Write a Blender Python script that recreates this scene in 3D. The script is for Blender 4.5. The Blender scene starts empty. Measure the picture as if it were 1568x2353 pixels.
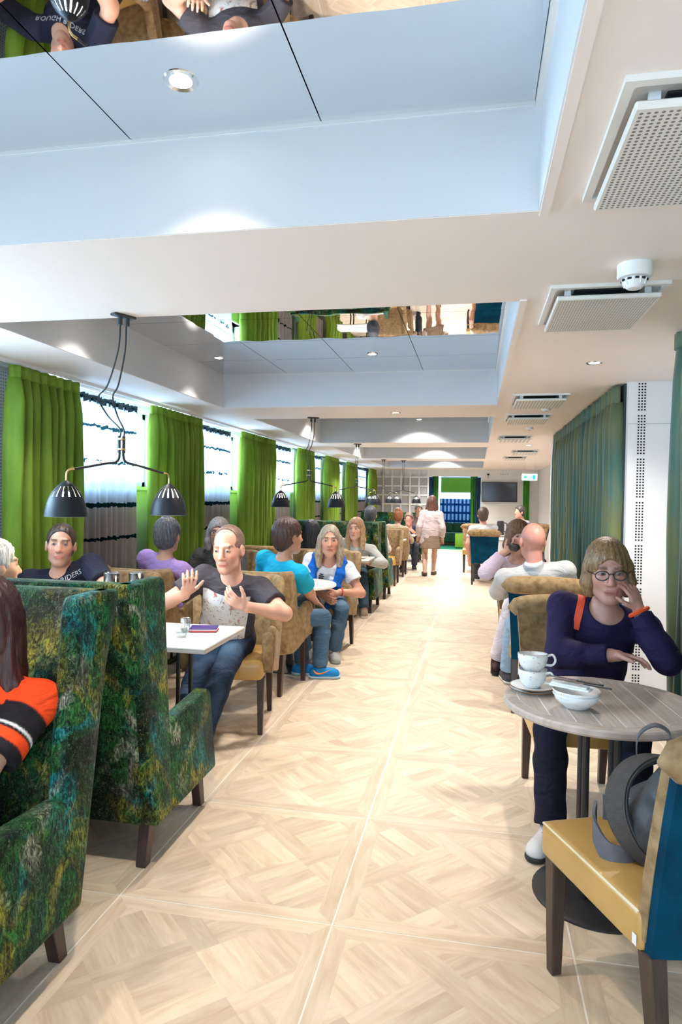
import bpy, bmesh, math, random
import numpy as np
from mathutils import Vector, Matrix, noise as mnoise
from mathutils.bvhtree import BVHTree

random.seed(7)
scene = bpy.context.scene
C = scene.collection
PI = math.pi

# ------------------------------------------------------------------ camera
cam_data = bpy.data.cameras.new('camera')
cam_data.sensor_fit = 'VERTICAL'
cam_data.sensor_height = 36.0
cam_data.lens = 36.0 * 1563.2 / 2353.0
cam_data.clip_start = 0.05
cam_data.clip_end = 200
cam = bpy.data.objects.new('camera', cam_data)
C.objects.link(cam)
YAW, PITCH, ROLL = 0.1956, -0.0219, 0.0143
_fw = Vector((-math.sin(YAW) * math.cos(PITCH), math.cos(YAW) * math.cos(PITCH), math.sin(PITCH)))
_r0 = Vector((math.cos(YAW), math.sin(YAW), 0))
_u0 = _r0.cross(_fw)
_r = _r0 * math.cos(ROLL) + _u0 * math.sin(ROLL)
_u = _u0 * math.cos(ROLL) - _r0 * math.sin(ROLL)
cam.matrix_world = Matrix(((_r.x, _u.x, -_fw.x, 0), (_r.y, _u.y, -_fw.y, 0), (_r.z, _u.z, -_fw.z, 1.5), (0, 0, 0, 1)))
scene.camera = cam

# ------------------------------------------------------------------ world: pale blue daylight sky
world = bpy.data.worlds.new('daylight_sky')
scene.world = world
world.use_nodes = True
_bg = world.node_tree.nodes['Background']
_bg.inputs[0].default_value = (0.62, 0.80, 1.0, 1)
_bg.inputs[1].default_value = 3.0

# ------------------------------------------------------------------ view
scene.view_settings.view_transform = 'Standard'
scene.view_settings.look = 'None'
scene.view_settings.gamma = 1.0
scene.view_settings.use_curve_mapping = False
scene.view_settings.exposure = 0.66
scene.cycles.max_bounces = 6
scene.cycles.use_adaptive_sampling = True
scene.cycles.adaptive_threshold = 0.2
scene.cycles.adaptive_min_samples = 16
scene.cycles.diffuse_bounces = 3
scene.cycles.glossy_bounces = 4
scene.cycles.transparent_max_bounces = 8
scene.cycles.caustics_reflective = False
scene.cycles.caustics_refractive = False
scene.cycles.sample_clamp_indirect = 6.0

# ------------------------------------------------------------------ daylight outside the windows (area lights = bright sky)
WINDOWS = [(1.55, 3.25), (4.6, 6.3), (6.95, 8.8), (9.62, 11.5), (12.17, 13.6), (14.42, 15.88), (16.87, 18.93)]
SILL, HEADZ = 1.57, 2.29
XL = -3.16
def area_light(name, loc, rot, sx, sy, power, color):
    d = bpy.data.lights.new(name, 'AREA')
    d.shape = 'RECTANGLE'
    d.size, d.size_y = sx, sy
    d.energy = power
    d.color = color
    o = bpy.data.objects.new(name, d)
    o.location = loc
    o.rotation_euler = rot
    C.objects.link(o)
    return o
SKYC = (0.50, 0.75, 1.0)
for _a, _b in WINDOWS:
    area_light('window_daylight', (XL - 0.42, (_a + _b) / 2, (SILL + HEADZ) / 2 + 0.12), (0, -math.radians(84), 0), HEADZ - SILL + 0.25, (_b - _a) + 0.3, 110 * (_b - _a), SKYC)
# glazed street front behind the camera
area_light('front_daylight', (-0.9, -2.95, 1.35), (math.radians(90), 0, 0), 4.0, 2.1, 55, (0.66, 0.82, 1.0))
# window of the far niche
area_light('niche_daylight', (-0.55, 24.4, 1.6), (-math.radians(90), 0, 0), 1.5, 1.6, 110, SKYC)

SPOT_W = 62.0

# ================================================================== helpers
MATS = {}
def mat(name, color=(0.8, 0.8, 0.8), rough=0.5, metal=0.0, spec=0.5, var=0.0, vscale=8.0, bump=0.0, bscale=60.0, sheen=0.0, coat=0.0,
        emit=None, estr=0.0, trans=0.0, color2=None, coords='Object', stretch=None):
    if name in MATS:
        return MATS[name]
    m = bpy.data.materials.new(name)
    m.use_nodes = True
    nt = m.node_tree
    b = nt.nodes['Principled BSDF']
    b.inputs['Base Color'].default_value = (*color, 1)
    b.inputs['Roughness'].default_value = rough
    b.inputs['Metallic'].default_value = metal
    b.inputs['Specular IOR Level'].default_value = spec
    if sheen:
        b.inputs['Sheen Weight'].default_value = sheen
        b.inputs['Sheen Roughness'].default_value = 0.4
    if coat:
        b.inputs['Coat Weight'].default_value = coat
    if trans:
        b.inputs['Transmission Weight'].default_value = trans
    if emit:
        b.inputs['Emission Color'].default_value = (*emit, 1)
        b.inputs['Emission Strength'].default_value = estr
    if var or bump or color2:
        tc = nt.nodes.new('ShaderNodeTexCoord')
        src = tc.outputs[coords]
        if stretch:
            mp = nt.nodes.new('ShaderNodeMapping')
            mp.inputs['Scale'].default_value = stretch
            nt.links.new(src, mp.inputs[0])
            src = mp.outputs[0]
    if var or color2:
        n = nt.nodes.new('ShaderNodeTexNoise')
        n.inputs['Scale'].default_value = vscale
        n.inputs['Detail'].default_value = 4
        nt.links.new(src, n.inputs['Vector'])
        r = nt.nodes.new('ShaderNodeValToRGB')
        r.color_ramp.elements[0].position = 0.3
        r.color_ramp.elements[1].position = 0.7
        c2 = color2 if color2 else tuple(min(1, c * (1 + var)) for c in color)
        c1 = color if color2 else tuple(c * (1 - var) for c in color)
        r.color_ramp.elements[0].color = (*c1, 1)
        r.color_ramp.elements[1].color = (*c2, 1)
        nt.links.new(n.outputs['Fac'], r.inputs[0])
        nt.links.new(r.outputs[0], b.inputs['Base Color'])
    if bump:
        n2 = nt.nodes.new('ShaderNodeTexNoise')
        n2.inputs['Scale'].default_value = bscale
        n2.inputs['Detail'].default_value = 3
        nt.links.new(src, n2.inputs['Vector'])
        bp = nt.nodes.new('ShaderNodeBump')
        bp.inputs['Strength'].default_value = bump
        bp.inputs['Distance'].default_value = 0.01
        nt.links.new(n2.outputs['Fac'], bp.inputs['Height'])
        nt.links.new(bp.outputs[0], b.inputs['Normal'])
    MATS[name] = m
    return m

class MB:
    """collects shapes into one mesh"""
    def __init__(self):
        self.v = []; self.f = []
    def add(self, vs, fs):
        o = len(self.v)
        self.v += [tuple(p) for p in vs]
        self.f += [tuple(i + o for i in q) for q in fs]
        return self
    def box(self, lo, hi):
        x0, y0, z0 = lo; x1, y1, z1 = hi
        return self.add([(x0,y0,z0),(x1,y0,z0),(x1,y1,z0),(x0,y1,z0),(x0,y0,z1),(x1,y0,z1),(x1,y1,z1),(x0,y1,z1)],
                        [(0,3,2,1),(4,5,6,7),(0,1,5,4),(1,2,6,5),(2,3,7,6),(3,0,4,7)])
    def rbox(self, lo, hi, r=0.01, seg=2, M=None):
        bm = bmesh.new()
        bmesh.ops.create_cube(bm, size=1)
        s = [hi[i] - lo[i] for i in range(3)]; c = [(hi[i] + lo[i]) / 2 for i in range(3)]
        for v in bm.verts:
            v.co = Vector((v.co.x * s[0] + c[0], v.co.y * s[1] + c[1], v.co.z * s[2] + c[2]))
        bmesh.ops.bevel(bm, geom=list(bm.edges), offset=min(r, min(s) * 0.48), segments=seg, affect='EDGES', profile=0.5)
        return self.bm(bm, M)
    def bm(self, bm, M=None):
        bm.verts.index_update()
        vs = [(M @ v.co if M else v.co.copy()) for v in bm.verts]
        fs = [[v.index for v in f.verts] for f in bm.faces]
        bm.free()
        return self.add(vs, fs)
    def prism(self, poly, t0, t1, axis='x', r=0.0, seg=2, M=None):
        """poly in the plane normal to axis, extruded t0..t1"""
        bm = bmesh.new()
        def P(a, b, t):
            return (t, a, b) if axis == 'x' else ((a, t, b) if axis == 'y' else (a, b, t))
        lo = [bm.verts.new(P(a, b, t0)) for a, b in poly]
        hi = [bm.verts.new(P(a, b, t1)) for a, b in poly]
        n = len(poly)
        bm.faces.new(lo); bm.faces.new(hi[::-1])
        for i in range(n):
            bm.faces.new((lo[i], hi[i], hi[(i+1) % n], lo[(i+1) % n]))
        bmesh.ops.recalc_face_normals(bm, faces=list(bm.faces))
        if r:
            bmesh.ops.bevel(bm, geom=list(bm.edges), offset=r, segments=seg, affect='EDGES', profile=0.5)
        return self.bm(bm, M)
    def tube(self, pts, r, n=8, caps=True):
        pts = [Vector(p) for p in pts]
        rs = r if isinstance(r, (list, tuple)) else [r] * len(pts)
        vs = []; fs = []
        prev = None
        for i, p in enumerate(pts):
            t = (pts[min(i+1, len(pts)-1)] - pts[max(i-1, 0)]).normalized()
            if prev is None:
                a = t.orthogonal().normalized()
            else:
                a = (prev - t * prev.dot(t)).normalized()
            prev = a
            b = t.cross(a)
            for k in range(n):
                an = 2 * PI * k / n
                vs.append(p + (a * math.cos(an) + b * math.sin(an)) * rs[i])
        for i in range(len(pts) - 1):
            for k in range(n):
                fs.append((i*n+k, i*n+(k+1) % n, (i+1)*n+(k+1) % n, (i+1)*n+k))
        if caps:
            fs.append(tuple(range(n))[::-1]); fs.append(tuple((len(pts)-1)*n+k for k in range(n)))
        return self.add(vs, fs)
    def ribbon(self, pts, ups, w, t):
        """flat strap: pts path, ups width direction"""
        vs = []; fs = []
        m = len(pts)
        for i in range(m):
            p = Vector(pts[i]); s = Vector(ups[i]).normalized()
            tg = (Vector(pts[min(i+1, m-1)]) - Vector(pts[max(i-1, 0)])).normalized()
            nn = tg.cross(s).normalized()
            for a, b in ((-1,-1),(1,-1),(1,1),(-1,1)):
                vs.append(p + s * (a * w / 2) + nn * (b * t / 2))
        for i in range(m-1):
            for k in range(4):
                fs.append((i*4+k, i*4+(k+1) % 4, (i+1)*4+(k+1) % 4, (i+1)*4+k))
        fs.append((3,2,1,0)); fs.append(tuple((m-1)*4+k for k in range(4)))
        return self.add(vs, fs)
    def lathe(self, prof, n=24, c=(0,0,0), close=False, skip=None):
        vs = []; fs = []
        m = len(prof)
        for (r, z) in prof:
            for k in range(n):
                a = 2 * PI * k / n
                vs.append((c[0] + r * math.cos(a), c[1] + r * math.sin(a), c[2] + z))
        for i in range(m - 1):
            for k in range(n):
                if skip and skip(i, k):
                    continue
                fs.append((i*n+k, i*n+(k+1) % n, (i+1)*n+(k+1) % n, (i+1)*n+k))
        if close:
            for k in range(n):
                fs.append(((m-1)*n+k, (m-1)*n+(k+1) % n, (k+1) % n, k))
        return self.add(vs, fs)
    def grid(self, fn, nu, nv, wrap=False):
        vs = [fn(i / nu, j / nv) for j in range(nv + 1) for i in range(nu + 1)]
        fs = [(j*(nu+1)+i, j*(nu+1)+i+1, (j+1)*(nu+1)+i+1, (j+1)*(nu+1)+i) for j in range(nv) for i in range(nu)]
        return self.add(vs, fs)
    def mesh(self, name, smooth=True, angle=35):
        me = bpy.data.meshes.new(name)
        me.from_pydata([tuple(p) for p in self.v], [], self.f)
        me.update()
        if smooth:
            me.polygons.foreach_set('use_smooth', [True] * len(me.polygons))
            if angle is not None:
                me.set_sharp_from_angle(angle=math.radians(angle))
        return me
    def build(self, name, material, parent=None, loc=(0,0,0), rot=(0,0,0), smooth=True, angle=35):
        me = self.mesh(name, smooth, angle)
        if isinstance(material, (list, tuple)):
            for mm in material: me.materials.append(mm)
        else:
            me.materials.append(material)
        return link(name, me, parent, loc, rot)

def link(name, data, parent=None, loc=(0,0,0), rot=(0,0,0)):
    o = bpy.data.objects.new(name, data)
    C.objects.link(o)
    o.location = loc; o.rotation_euler = rot
    if parent: o.parent = parent
    return o
def tag(o, label=None, cat=None, group=None, kind=None):
    if label: o['label'] = label
    if cat: o['category'] = cat
    if group: o['group'] = group
    if kind: o['kind'] = kind
    return o
def thing(name, label, cat, loc=(0,0,0), rz=0.0, group=None):
    o = bpy.data.objects.new(name, None)
    o.empty_display_size = 0.1
    C.objects.link(o)
    o.location = loc; o.rotation_euler = (0, 0, rz)
    return tag(o, label, cat, group)
def struct(o):
    o['kind'] = 'structure'
    return o
def dup(root, loc, rz, label, group=None):
    kids = {}
    for o in bpy.data.objects:
        if o.parent is not None: kids.setdefault(o.parent.name, []).append(o)
    r = root.copy(); C.objects.link(r)
    r.location = loc; r.rotation_euler = (0, 0, rz); r['label'] = label
    if group: r['group'] = group
    for ch in kids.get(root.name, []):
        c = ch.copy(); C.objects.link(c); c.parent = r
        for g in kids.get(ch.name, []):
            d = g.copy(); C.objects.link(d); d.parent = c
    return r
def modi(o, kind, **kw):
    m = o.modifiers.new(kind.lower(), kind)
    for k, v in kw.items(): setattr(m, k, v)
    return o
def smoothstep(a, b, x):
    t = max(0.0, min(1.0, (x - a) / (b - a)))
    return t * t * (3 - 2 * t)
def catmull(pts, n=8):
    pts = [Vector(p) for p in pts]
    P = [pts[0] * 2 - pts[1]] + pts + [pts[-1] * 2 - pts[-2]]
    out = []
    for i in range(1, len(P) - 2):
        for k in range(n):
            t = k / n
            a, b, c, d = P[i-1], P[i], P[i+1], P[i+2]
            out.append(0.5 * ((2*b) + (c-a)*t + (2*a-5*b+4*c-d)*t*t + (3*b-a-3*c+d)*t*t*t))
    out.append(pts[-1])
    return out

# ------------------------------------------------------------------ common materials
M_white = mat('white_paint', (0.80, 0.79, 0.77), 0.55, var=0.015, vscale=3, bump=0.03, bscale=300)
M_ceil = mat('ceiling_paint', (0.885, 0.785, 0.725), 0.6, var=0.015, vscale=2.0, bump=0.03, bscale=250)  # white soffits; warm bounce from the floor is put into this tint
M_trim = mat('white_trim', (0.82, 0.82, 0.81), 0.35)
M_grey = mat('grey_panel', (0.42, 0.42, 0.41), 0.7, var=0.06, vscale=20)
M_black = mat('black_metal', (0.015, 0.015, 0.018), 0.4, var=0.2, vscale=30)
M_chrome = mat('chrome', (0.75, 0.75, 0.75), 0.15, metal=1.0)
M_brass = mat('brass', (0.75, 0.52, 0.25), 0.25, metal=1.0)
M_wood = mat('dark_wood_leg', (0.045, 0.024, 0.018), 0.35, var=0.3, vscale=12, stretch=(6, 6, 0.6))
M_dark = mat('dark_hole', (0.01, 0.012, 0.012), 0.8, var=0.2)
M_lampglow = mat('lamp_glow', (1, 1, 1), 0.5, emit=(1.0, 0.94, 0.84), estr=18.0, var=0.01)
M_lampglow.cycles.emission_sampling = 'NONE'

# ================================================================== the room
ZC, ZM = 2.35, 2.67          # soffit and mirrored coffer heights
TP, TX0, TY0 = 0.811, -0.4682, 2.3076

# ---- floor: slab + Versailles-pattern tiles, each an object
def floor_wood():
    m = bpy.data.materials.new('parquet_tile'); m.use_nodes = True
    nt = m.node_tree; b = nt.nodes['Principled BSDF']
    at = nt.nodes.new('ShaderNodeAttribute'); at.attribute_name = 'piece'     # (angle, tone, offset)
    sep = nt.nodes.new('ShaderNodeSeparateColor'); nt.links.new(at.outputs['Color'], sep.inputs[0])
    tc = nt.nodes.new('ShaderNodeTexCoord')
    oi = nt.nodes.new('ShaderNodeObjectInfo')
    rot = nt.nodes.new('ShaderNodeVectorRotate'); rot.rotation_type = 'Z_AXIS'
    ang = nt.nodes.new('ShaderNodeMath'); ang.operation = 'MULTIPLY'; ang.inputs[1].default_value = PI
    nt.links.new(sep.outputs[0], ang.inputs[0]); nt.links.new(ang.outputs[0], rot.inputs['Angle'])
    nt.links.new(tc.outputs['Object'], rot.inputs['Vector'])
    mp = nt.nodes.new('ShaderNodeMapping'); mp.inputs['Scale'].default_value = (2.2, 15.0, 1.0)
    nt.links.new(rot.outputs[0], mp.inputs[0])
    off = nt.nodes.new('ShaderNodeCombineXYZ')
    s1 = nt.nodes.new('ShaderNodeMath'); s1.operation = 'MULTIPLY_ADD'; s1.inputs[1].default_value = 37.0
    nt.links.new(sep.outputs[2], s1.inputs[0]); 
    s2 = nt.nodes.new('ShaderNodeMath'); s2.operation = 'MULTIPLY'; s2.inputs[1].default_value = 50.0
    nt.links.new(oi.outputs['Random'], s2.inputs[0]); nt.links.new(s2.outputs[0], s1.inputs[2])
    nt.links.new(s1.outputs[0], off.inputs[2])
    add = nt.nodes.new('ShaderNodeVectorMath'); add.operation = 'ADD'
    nt.links.new(mp.outputs[0], add.inputs[0]); nt.links.new(off.outputs[0], add.inputs[1])
    n = nt.nodes.new('ShaderNodeTexNoise'); n.inputs['Scale'].default_value = 1.6; n.inputs['Detail'].default_value = 5; n.inputs['Roughness'].default_value = 0.6
    n.inputs['Distortion'].default_value = 0.6
    nt.links.new(add.outputs[0], n.inputs['Vector'])
    r = nt.nodes.new('ShaderNodeValToRGB')
    e = r.color_ramp.elements
    e[0].position = 0.28; e[0].color = (0.60, 0.45, 0.31, 1)
    e[1].position = 0.62; e[1].color = (0.77, 0.635, 0.48, 1)
    nt.links.new(n.outputs['Fac'], r.inputs[0])
    # tone of the piece, per tile random too
    wn = nt.nodes.new('ShaderNodeTexWhiteNoise'); wn.noise_dimensions = '2D'
    cv = nt.nodes.new('ShaderNodeCombineXYZ'); nt.links.new(sep.outputs[1], cv.inputs[0]); nt.links.new(oi.outputs['Random'], cv.inputs[1])
    nt.links.new(cv.outputs[0], wn.inputs['Vector'])
    mr = nt.nodes.new('ShaderNodeMapRange'); mr.inputs['To Min'].default_value = 0.84; mr.inputs['To Max'].default_value = 1.10
    nt.links.new(wn.outputs['Value'], mr.inputs['Value'])
    mul = nt.nodes.new('ShaderNodeVectorMath'); mul.operation = 'SCALE'
    nt.links.new(r.outputs[0], mul.inputs[0]); nt.links.new(mr.outputs[0], mul.inputs['Scale'])
    nt.links.new(mul.outputs[0], b.inputs['Base Color'])
    b.inputs['Roughness'].default_value = 0.42
    b.inputs['Specular IOR Level'].default_value = 0.5
    bp = nt.nodes.new('ShaderNodeBump'); bp.inputs['Strength'].default_value = 0.08; bp.inputs['Distance'].default_value = 0.004
    nt.links.new(n.outputs['Fac'], bp.inputs['Height']); nt.links.new(bp.outputs[0], b.inputs['Normal'])
    return m
M_tile = floor_wood()

def clip_poly(poly, h):
    for axis, sgn in ((0, 1), (0, -1), (1, 1), (1, -1)):
        out = []
        for i in range(len(poly)):
            p, q = poly[i], poly[(i + 1) % len(poly)]
            dp, dq = h - sgn * p[axis], h - sgn * q[axis]
            if dp >= 0: out.append(p)
            if (dp >= 0) != (dq >= 0):
                t = dp / (dp - dq)
                out.append((p[0] + (q[0] - p[0]) * t, p[1] + (q[1] - p[1]) * t))
        poly = out
        if not poly: return []
    return poly
def poly_area(p):
    return abs(sum(p[i][0] * p[(i+1) % len(p)][1] - p[(i+1) % len(p)][0] * p[i][1] for i in range(len(p)))) / 2

def tile_mesh():
    h = TP / 2 - 0.0032
    bw = 0.062
    hi = h - bw
    pieces = []   # (poly, angle(0..1 = 0..pi))
    # border planks
    pieces += [([(-h, -h), (h, -h), (hi, -hi), (-hi, -hi)], 0.0), ([(h, h), (-h, h), (-hi, hi), (hi, hi)], 0.0),
               ([(-h, h), (-h, -h), (-hi, -hi), (-hi, hi)], 0.5), ([(h, -h), (h, h), (hi, hi), (hi, -hi)], 0.5)]
    s, w = 0.235, 0.085
    P = s + w
    rects = []
    for i in range(-4, 5):
        for j in range(-4, 5):
            u0, v0 = i * P - s / 2, j * P - s / 2
            chk = (i + j) % 2
            for k in range(3):       # planks in the square
                if chk: rects.append((u0 + k * s / 3, v0, u0 + (k + 1) * s / 3, v0 + s, 1))
                else: rects.append((u0, v0 + k * s / 3, u0 + s, v0 + (k + 1) * s / 3, 0))
            if chk:    # strips, over and under
                rects.append((u0 + s, v0, u0 + P, v0 + s, 1)); rects.append((u0, v0 + s, u0 + P, v0 + P, 0))
            else:
                rects.append((u0 + s, v0, u0 + P, v0 + P, 1)); rects.append((u0, v0 + s, u0 + s, v0 + P, 0))
    c = math.sqrt(0.5)
    for (a, b, d, e, o) in rects:
        q = [((x - y) * c, (x + y) * c) for x, y in ((a, b), (d, b), (d, e), (a, e))]
        q = clip_poly(q, hi)
        if q and poly_area(q) > 1e-4:
            pieces.append((q, 0.75 if o == 0 else 0.25))
    vs = []; fs = []; info = []
    rr = random.Random(3)
    for q, a in pieces:
        o = len(vs)
        vs += [(x, y, 0.0) for x, y in q]
        fs.append(tuple(range(o, o + len(q))))
        info.append((a, rr.random(), rr.random(), 1))
    o = len(vs)     # sides
    vs += [(-h,-h,0),(h,-h,0),(h,h,0),(-h,h,0),(-h,-h,-0.012),(h,-h,-0.012),(h,h,-0.012),(-h,h,-0.012)]
    for k in range(4):
        fs.append((o+k, o+4+k, o+4+(k+1) % 4, o+(k+1) % 4)); info.append((0, 0.5, 0.5, 1))
    me = bpy.data.meshes.new('tile')
    me.from_pydata(vs, [], fs); me.update()
    at = me.color_attributes.new('piece', 'FLOAT_COLOR', 'CORNER')
    for p in me.polygons:
        for li in p.loop_indices:
            at.data[li].color = info[p.index]
    me.materials.append(M_tile)
    return me

M_grout = mat('grout', (0.84, 0.79, 0.72), 0.8, var=0.05, vscale=40)
floor = struct(MB().box((-3.8, -2.9, -0.12), (2.2, 25.0, -0.0012)).build('floor', M_grout, smooth=False))
_tm = tile_mesh()
for i in range(-4, 3):
    for j in range(-6, 22):
        t = link('tile', _tm, floor, (TX0 + (i + 0.5) * TP, TY0 + (j + 0.5) * TP, 0.0), (0, 0, random.choice((0, 1, 2, 3)) * PI / 2))
carpet = struct(MB().box((-1.75, 20.32, -0.0005), (0.2, 24.0, 0.006)).build('floor_carpet', mat('green_carpet', (0.02, 0.30, 0.16), 0.95, var=0.2, vscale=60), smooth=False))

# ---- ceiling with mirrored coffers
CX0, CX1 = -2.43, 0.17
COFF = [(-1.165, 2.095), (3.03, 6.29), (7.22, 10.48), (11.40, 14.67), (15.60, 18.90)]
mb = MB()
X0c, X1c, Y0c, Y1c = -3.3, 2.2, -3.0, 20.3
mb.box((X0c, Y0c, ZC), (CX0, Y1c, ZC + 0.40)); mb.box((CX1, Y0c, ZC), (X1c, Y1c, ZC + 0.40))
ys = [Y0c] + [v for c in COFF for v in c] + [Y1c]
for k in range(0, len(ys), 2):
    mb.box((CX0, ys[k], ZC), (CX1, ys[k+1], ZC + 0.40))
mb.box((CX0, Y0c, ZM + 0.03), (CX1, Y1c, ZM + 0.08))
ceiling = struct(mb.build('ceiling', M_ceil, smooth=False))

def mirror_mat():
    m = bpy.data.materials.new('ceiling_mirror'); m.use_nodes = True
    nt = m.node_tree; b = nt.nodes['Principled BSDF']
    b.inputs['Base Color'].default_value = (0.80, 0.81, 0.83, 1)
    b.inputs['Metallic'].default_value = 1.0
    b.inputs['Roughness'].default_value = 0.015
    tc = nt.nodes.new('ShaderNodeTexCoord')
    n = nt.nodes.new('ShaderNodeTexNoise'); n.inputs['Scale'].default_value = 3.2; n.inputs['Detail'].default_value = 1.0
    nt.links.new(tc.outputs['Object'], n.inputs['Vector'])
    bp = nt.nodes.new('ShaderNodeBump'); bp.inputs['Strength'].default_value = 0.06; bp.inputs['Distance'].default_value = 0.02
    nt.links.new(n.outputs['Fac'], bp.inputs['Height']); nt.links.new(bp.outputs[0], b.inputs['Normal'])
    return m
M_mirror = mirror_mat()
M_coffer_daylit = mat('daylight_tinted_coffer_white', (0.785, 0.79, 0.81), 0.6, var=0.015, vscale=2.0)  # one white with the soffits; cool daylight is put into this colour
_pmesh = {}
def panel_mesh(sx, sy):
    k = (round(sx, 3), round(sy, 3))
    if k not in _pmesh:
        me = MB().box((-sx/2, -sy/2, 0), (sx/2, sy/2, 0.02)).mesh('panel', smooth=False)
        me.materials.append(M_mirror)
        _pmesh[k] = me
    return _pmesh[k]
for (a, b) in COFF:
    nx, ny = 4, 5
    w, d = (CX1 - CX0 - 0.02) / nx, (b - a) / ny
    for i in range(nx):
        for j in range(ny):
            link('mirror_panel', panel_mesh(w - 0.004, d - 0.004), ceiling, (CX0 + (i + 0.5) * w, a + (j + 0.5) * d, ZM))
    # light strip along the right inner edge and a fine lip around the opening
    mbt = MB()
    mbt.box((CX1 - 0.02, a, ZM - 0.02), (CX1, b, ZM + 0.02))
    mbt.box((CX0, b - 0.006, ZM - 0.012), (CX1, b, ZM + 0.0)); mbt.box((CX0, a, ZM - 0.012), (CX1, a + 0.006, ZM))
    mbt.build('coffer_bead', M_trim, ceiling, smooth=False)
    lin = MB(); q = 0.004  # thin skins added over the coffer walls to carry the daylight tint
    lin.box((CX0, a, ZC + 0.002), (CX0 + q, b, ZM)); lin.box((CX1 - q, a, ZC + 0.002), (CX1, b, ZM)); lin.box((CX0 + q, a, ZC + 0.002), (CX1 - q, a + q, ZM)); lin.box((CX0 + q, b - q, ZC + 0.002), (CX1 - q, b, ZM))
    lin.build('coffer_daylight_skin', M_coffer_daylit, ceiling, smooth=False)
    lip = MB()
    e = 0.028
    lip.box((CX1, a - e, ZC - 0.006), (CX1 + e, b + e, ZC + 0.001))
    lip.build('coffer_lip', M_ceil, ceiling, smooth=False)

# ---- walls
mbw = MB()
XW = XL - 0.22
mbw.box((XW, -3.0, 0), (XL, 20.3, SILL))
mbw.box((XW, -3.0, HEADZ), (XL, 20.3, ZC))
prev = -3.0
for (a, b) in WINDOWS:
    mbw.box((XW, prev, SILL), (XL, a, HEADZ)); prev = b
mbw.box((XW, prev, SILL), (XL, 20.3, HEADZ))
wall_left = struct(mbw.build('wall_left', M_white, smooth=False))

def glass_mat():
    m = bpy.data.materials.new('window_glass'); m.use_nodes = True
    nt = m.node_tree; nt.nodes.remove(nt.nodes['Principled BSDF'])
    t = nt.nodes.new('ShaderNodeBsdfTransparent'); t.inputs[0].default_value = (0.93, 0.97, 0.98, 1)
    g = nt.nodes.new('ShaderNodeBsdfGlossy'); g.inputs['Roughness'].default_value = 0.02
    mx = nt.nodes.new('ShaderNodeMixShader'); mx.inputs[0].default_value = 0.06
    nt.links.new(t.outputs[0], mx.inputs[1]); nt.links.new(g.outputs[0], mx.inputs[2])
    nt.links.new(mx.outputs[0], nt.nodes['Material Output'].inputs[0])
    return m
M_glass = glass_mat()
M_frame = mat('window_frame_dark', (0.03, 0.09, 0.12), 0.45, var=0.1)
for n, (a, b) in enumerate(WINDOWS):
    f = MB()
    for (y0, y1, z0, z1) in ((a, b, SILL, SILL + 0.05), (a, b, HEADZ - 0.05, HEADZ), (a, a + 0.05, SILL, HEADZ), (b - 0.05, b, SILL, HEADZ), ((a+b)/2 - 0.03, (a+b)/2 + 0.03, SILL, HEADZ)):
        f.box((XL - 0.16, y0, z0), (XL - 0.10, y1, z1))
    w = struct(f.build('window_%d' % (n + 1), M_trim, smooth=False))
    MB().box((XL - 0.135, a + 0.05, SILL + 0.05), (XL - 0.125, (a+b)/2 - 0.03, HEADZ - 0.05)).build('pane', M_glass, w, smooth=False)
    MB().box((XL - 0.135, (a+b)/2 + 0.03, SILL + 0.05), (XL - 0.125, b - 0.05, HEADZ - 0.05)).build('pane', M_glass, w, smooth=False)
    MB().box((XL - 0.10, a, SILL - 0.03), (XL + 0.03, b, SILL)).build('window_sill', M_trim, w, smooth=False)

# perforated white panels on the piers of the window wall
def perf_mat(name, base, hole, px, py, rr, coords=('Y', 'Z')):
    m = bpy.data.materials.new(name); m.use_nodes = True
    nt = m.node_tree; b = nt.nodes['Principled BSDF']
    tc = nt.nodes.new('ShaderNodeTexCoord'); sp = nt.nodes.new('ShaderNodeSeparateXYZ'); nt.links.new(tc.outputs['Object'], sp.inputs[0])
    ds = []
    for ax, p in zip(coords, (px, py)):
        a = nt.nodes.new('ShaderNodeMath'); a.operation = 'PINGPONG'; a.inputs[1].default_value = p / 2
        nt.links.new(sp.outputs[ax], a.inputs[0])
        q = nt.nodes.new('ShaderNodeMath'); q.operation = 'POWER'; q.inputs[1].default_value = 2.0
        nt.links.new(a.outputs[0], q.inputs[0]); ds.append(q)
    s = nt.nodes.new('ShaderNodeMath'); s.operation = 'ADD'; nt.links.new(ds[0].outputs[0], s.inputs[0]); nt.links.new(ds[1].outputs[0], s.inputs[1])
    c = nt.nodes.new('ShaderNodeMath'); c.operation = 'LESS_THAN'; c.inputs[1].default_value = rr * rr; nt.links.new(s.outputs[0], c.inputs[0])
    mx = nt.nodes.new('ShaderNodeMix'); mx.data_type = 'RGBA'
    mx.inputs['A'].default_value = (*base, 1); mx.inputs['B'].default_value = (*hole, 1)
    nt.links.new(c.outputs[0], mx.inputs['Factor']); nt.links.new(mx.outputs['Result'], b.inputs['Base Color'])
    b.inputs['Roughness'].default_value = 0.5
    return m
M_perf = perf_mat('perforated_panel', (0.80, 0.80, 0.80), (0.22, 0.24, 0.26), 0.022, 0.022, 0.0052)
piers = [(3.3, 4.58), (6.32, 6.95), (8.82, 9.60), (11.52, 12.15), (13.62, 14.40), (15.9, 16.85), (18.95, 20.2)]
for k, (a, b) in enumerate(piers):
    MB().box((XL, a, 0.1), (XL + 0.02, b, HEADZ + 0.03)).build('perforated_panel', M_perf, wall_left, smooth=False)
struct(MB().box((-2.95, -1.0, ZC - 0.022), (-2.925, 20.0, ZC + 0.001)).box((-3.06, -1.0, ZC - 0.022), (-3.045, 20.0, ZC)).build('trim_1', M_trim, smooth=False))

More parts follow.
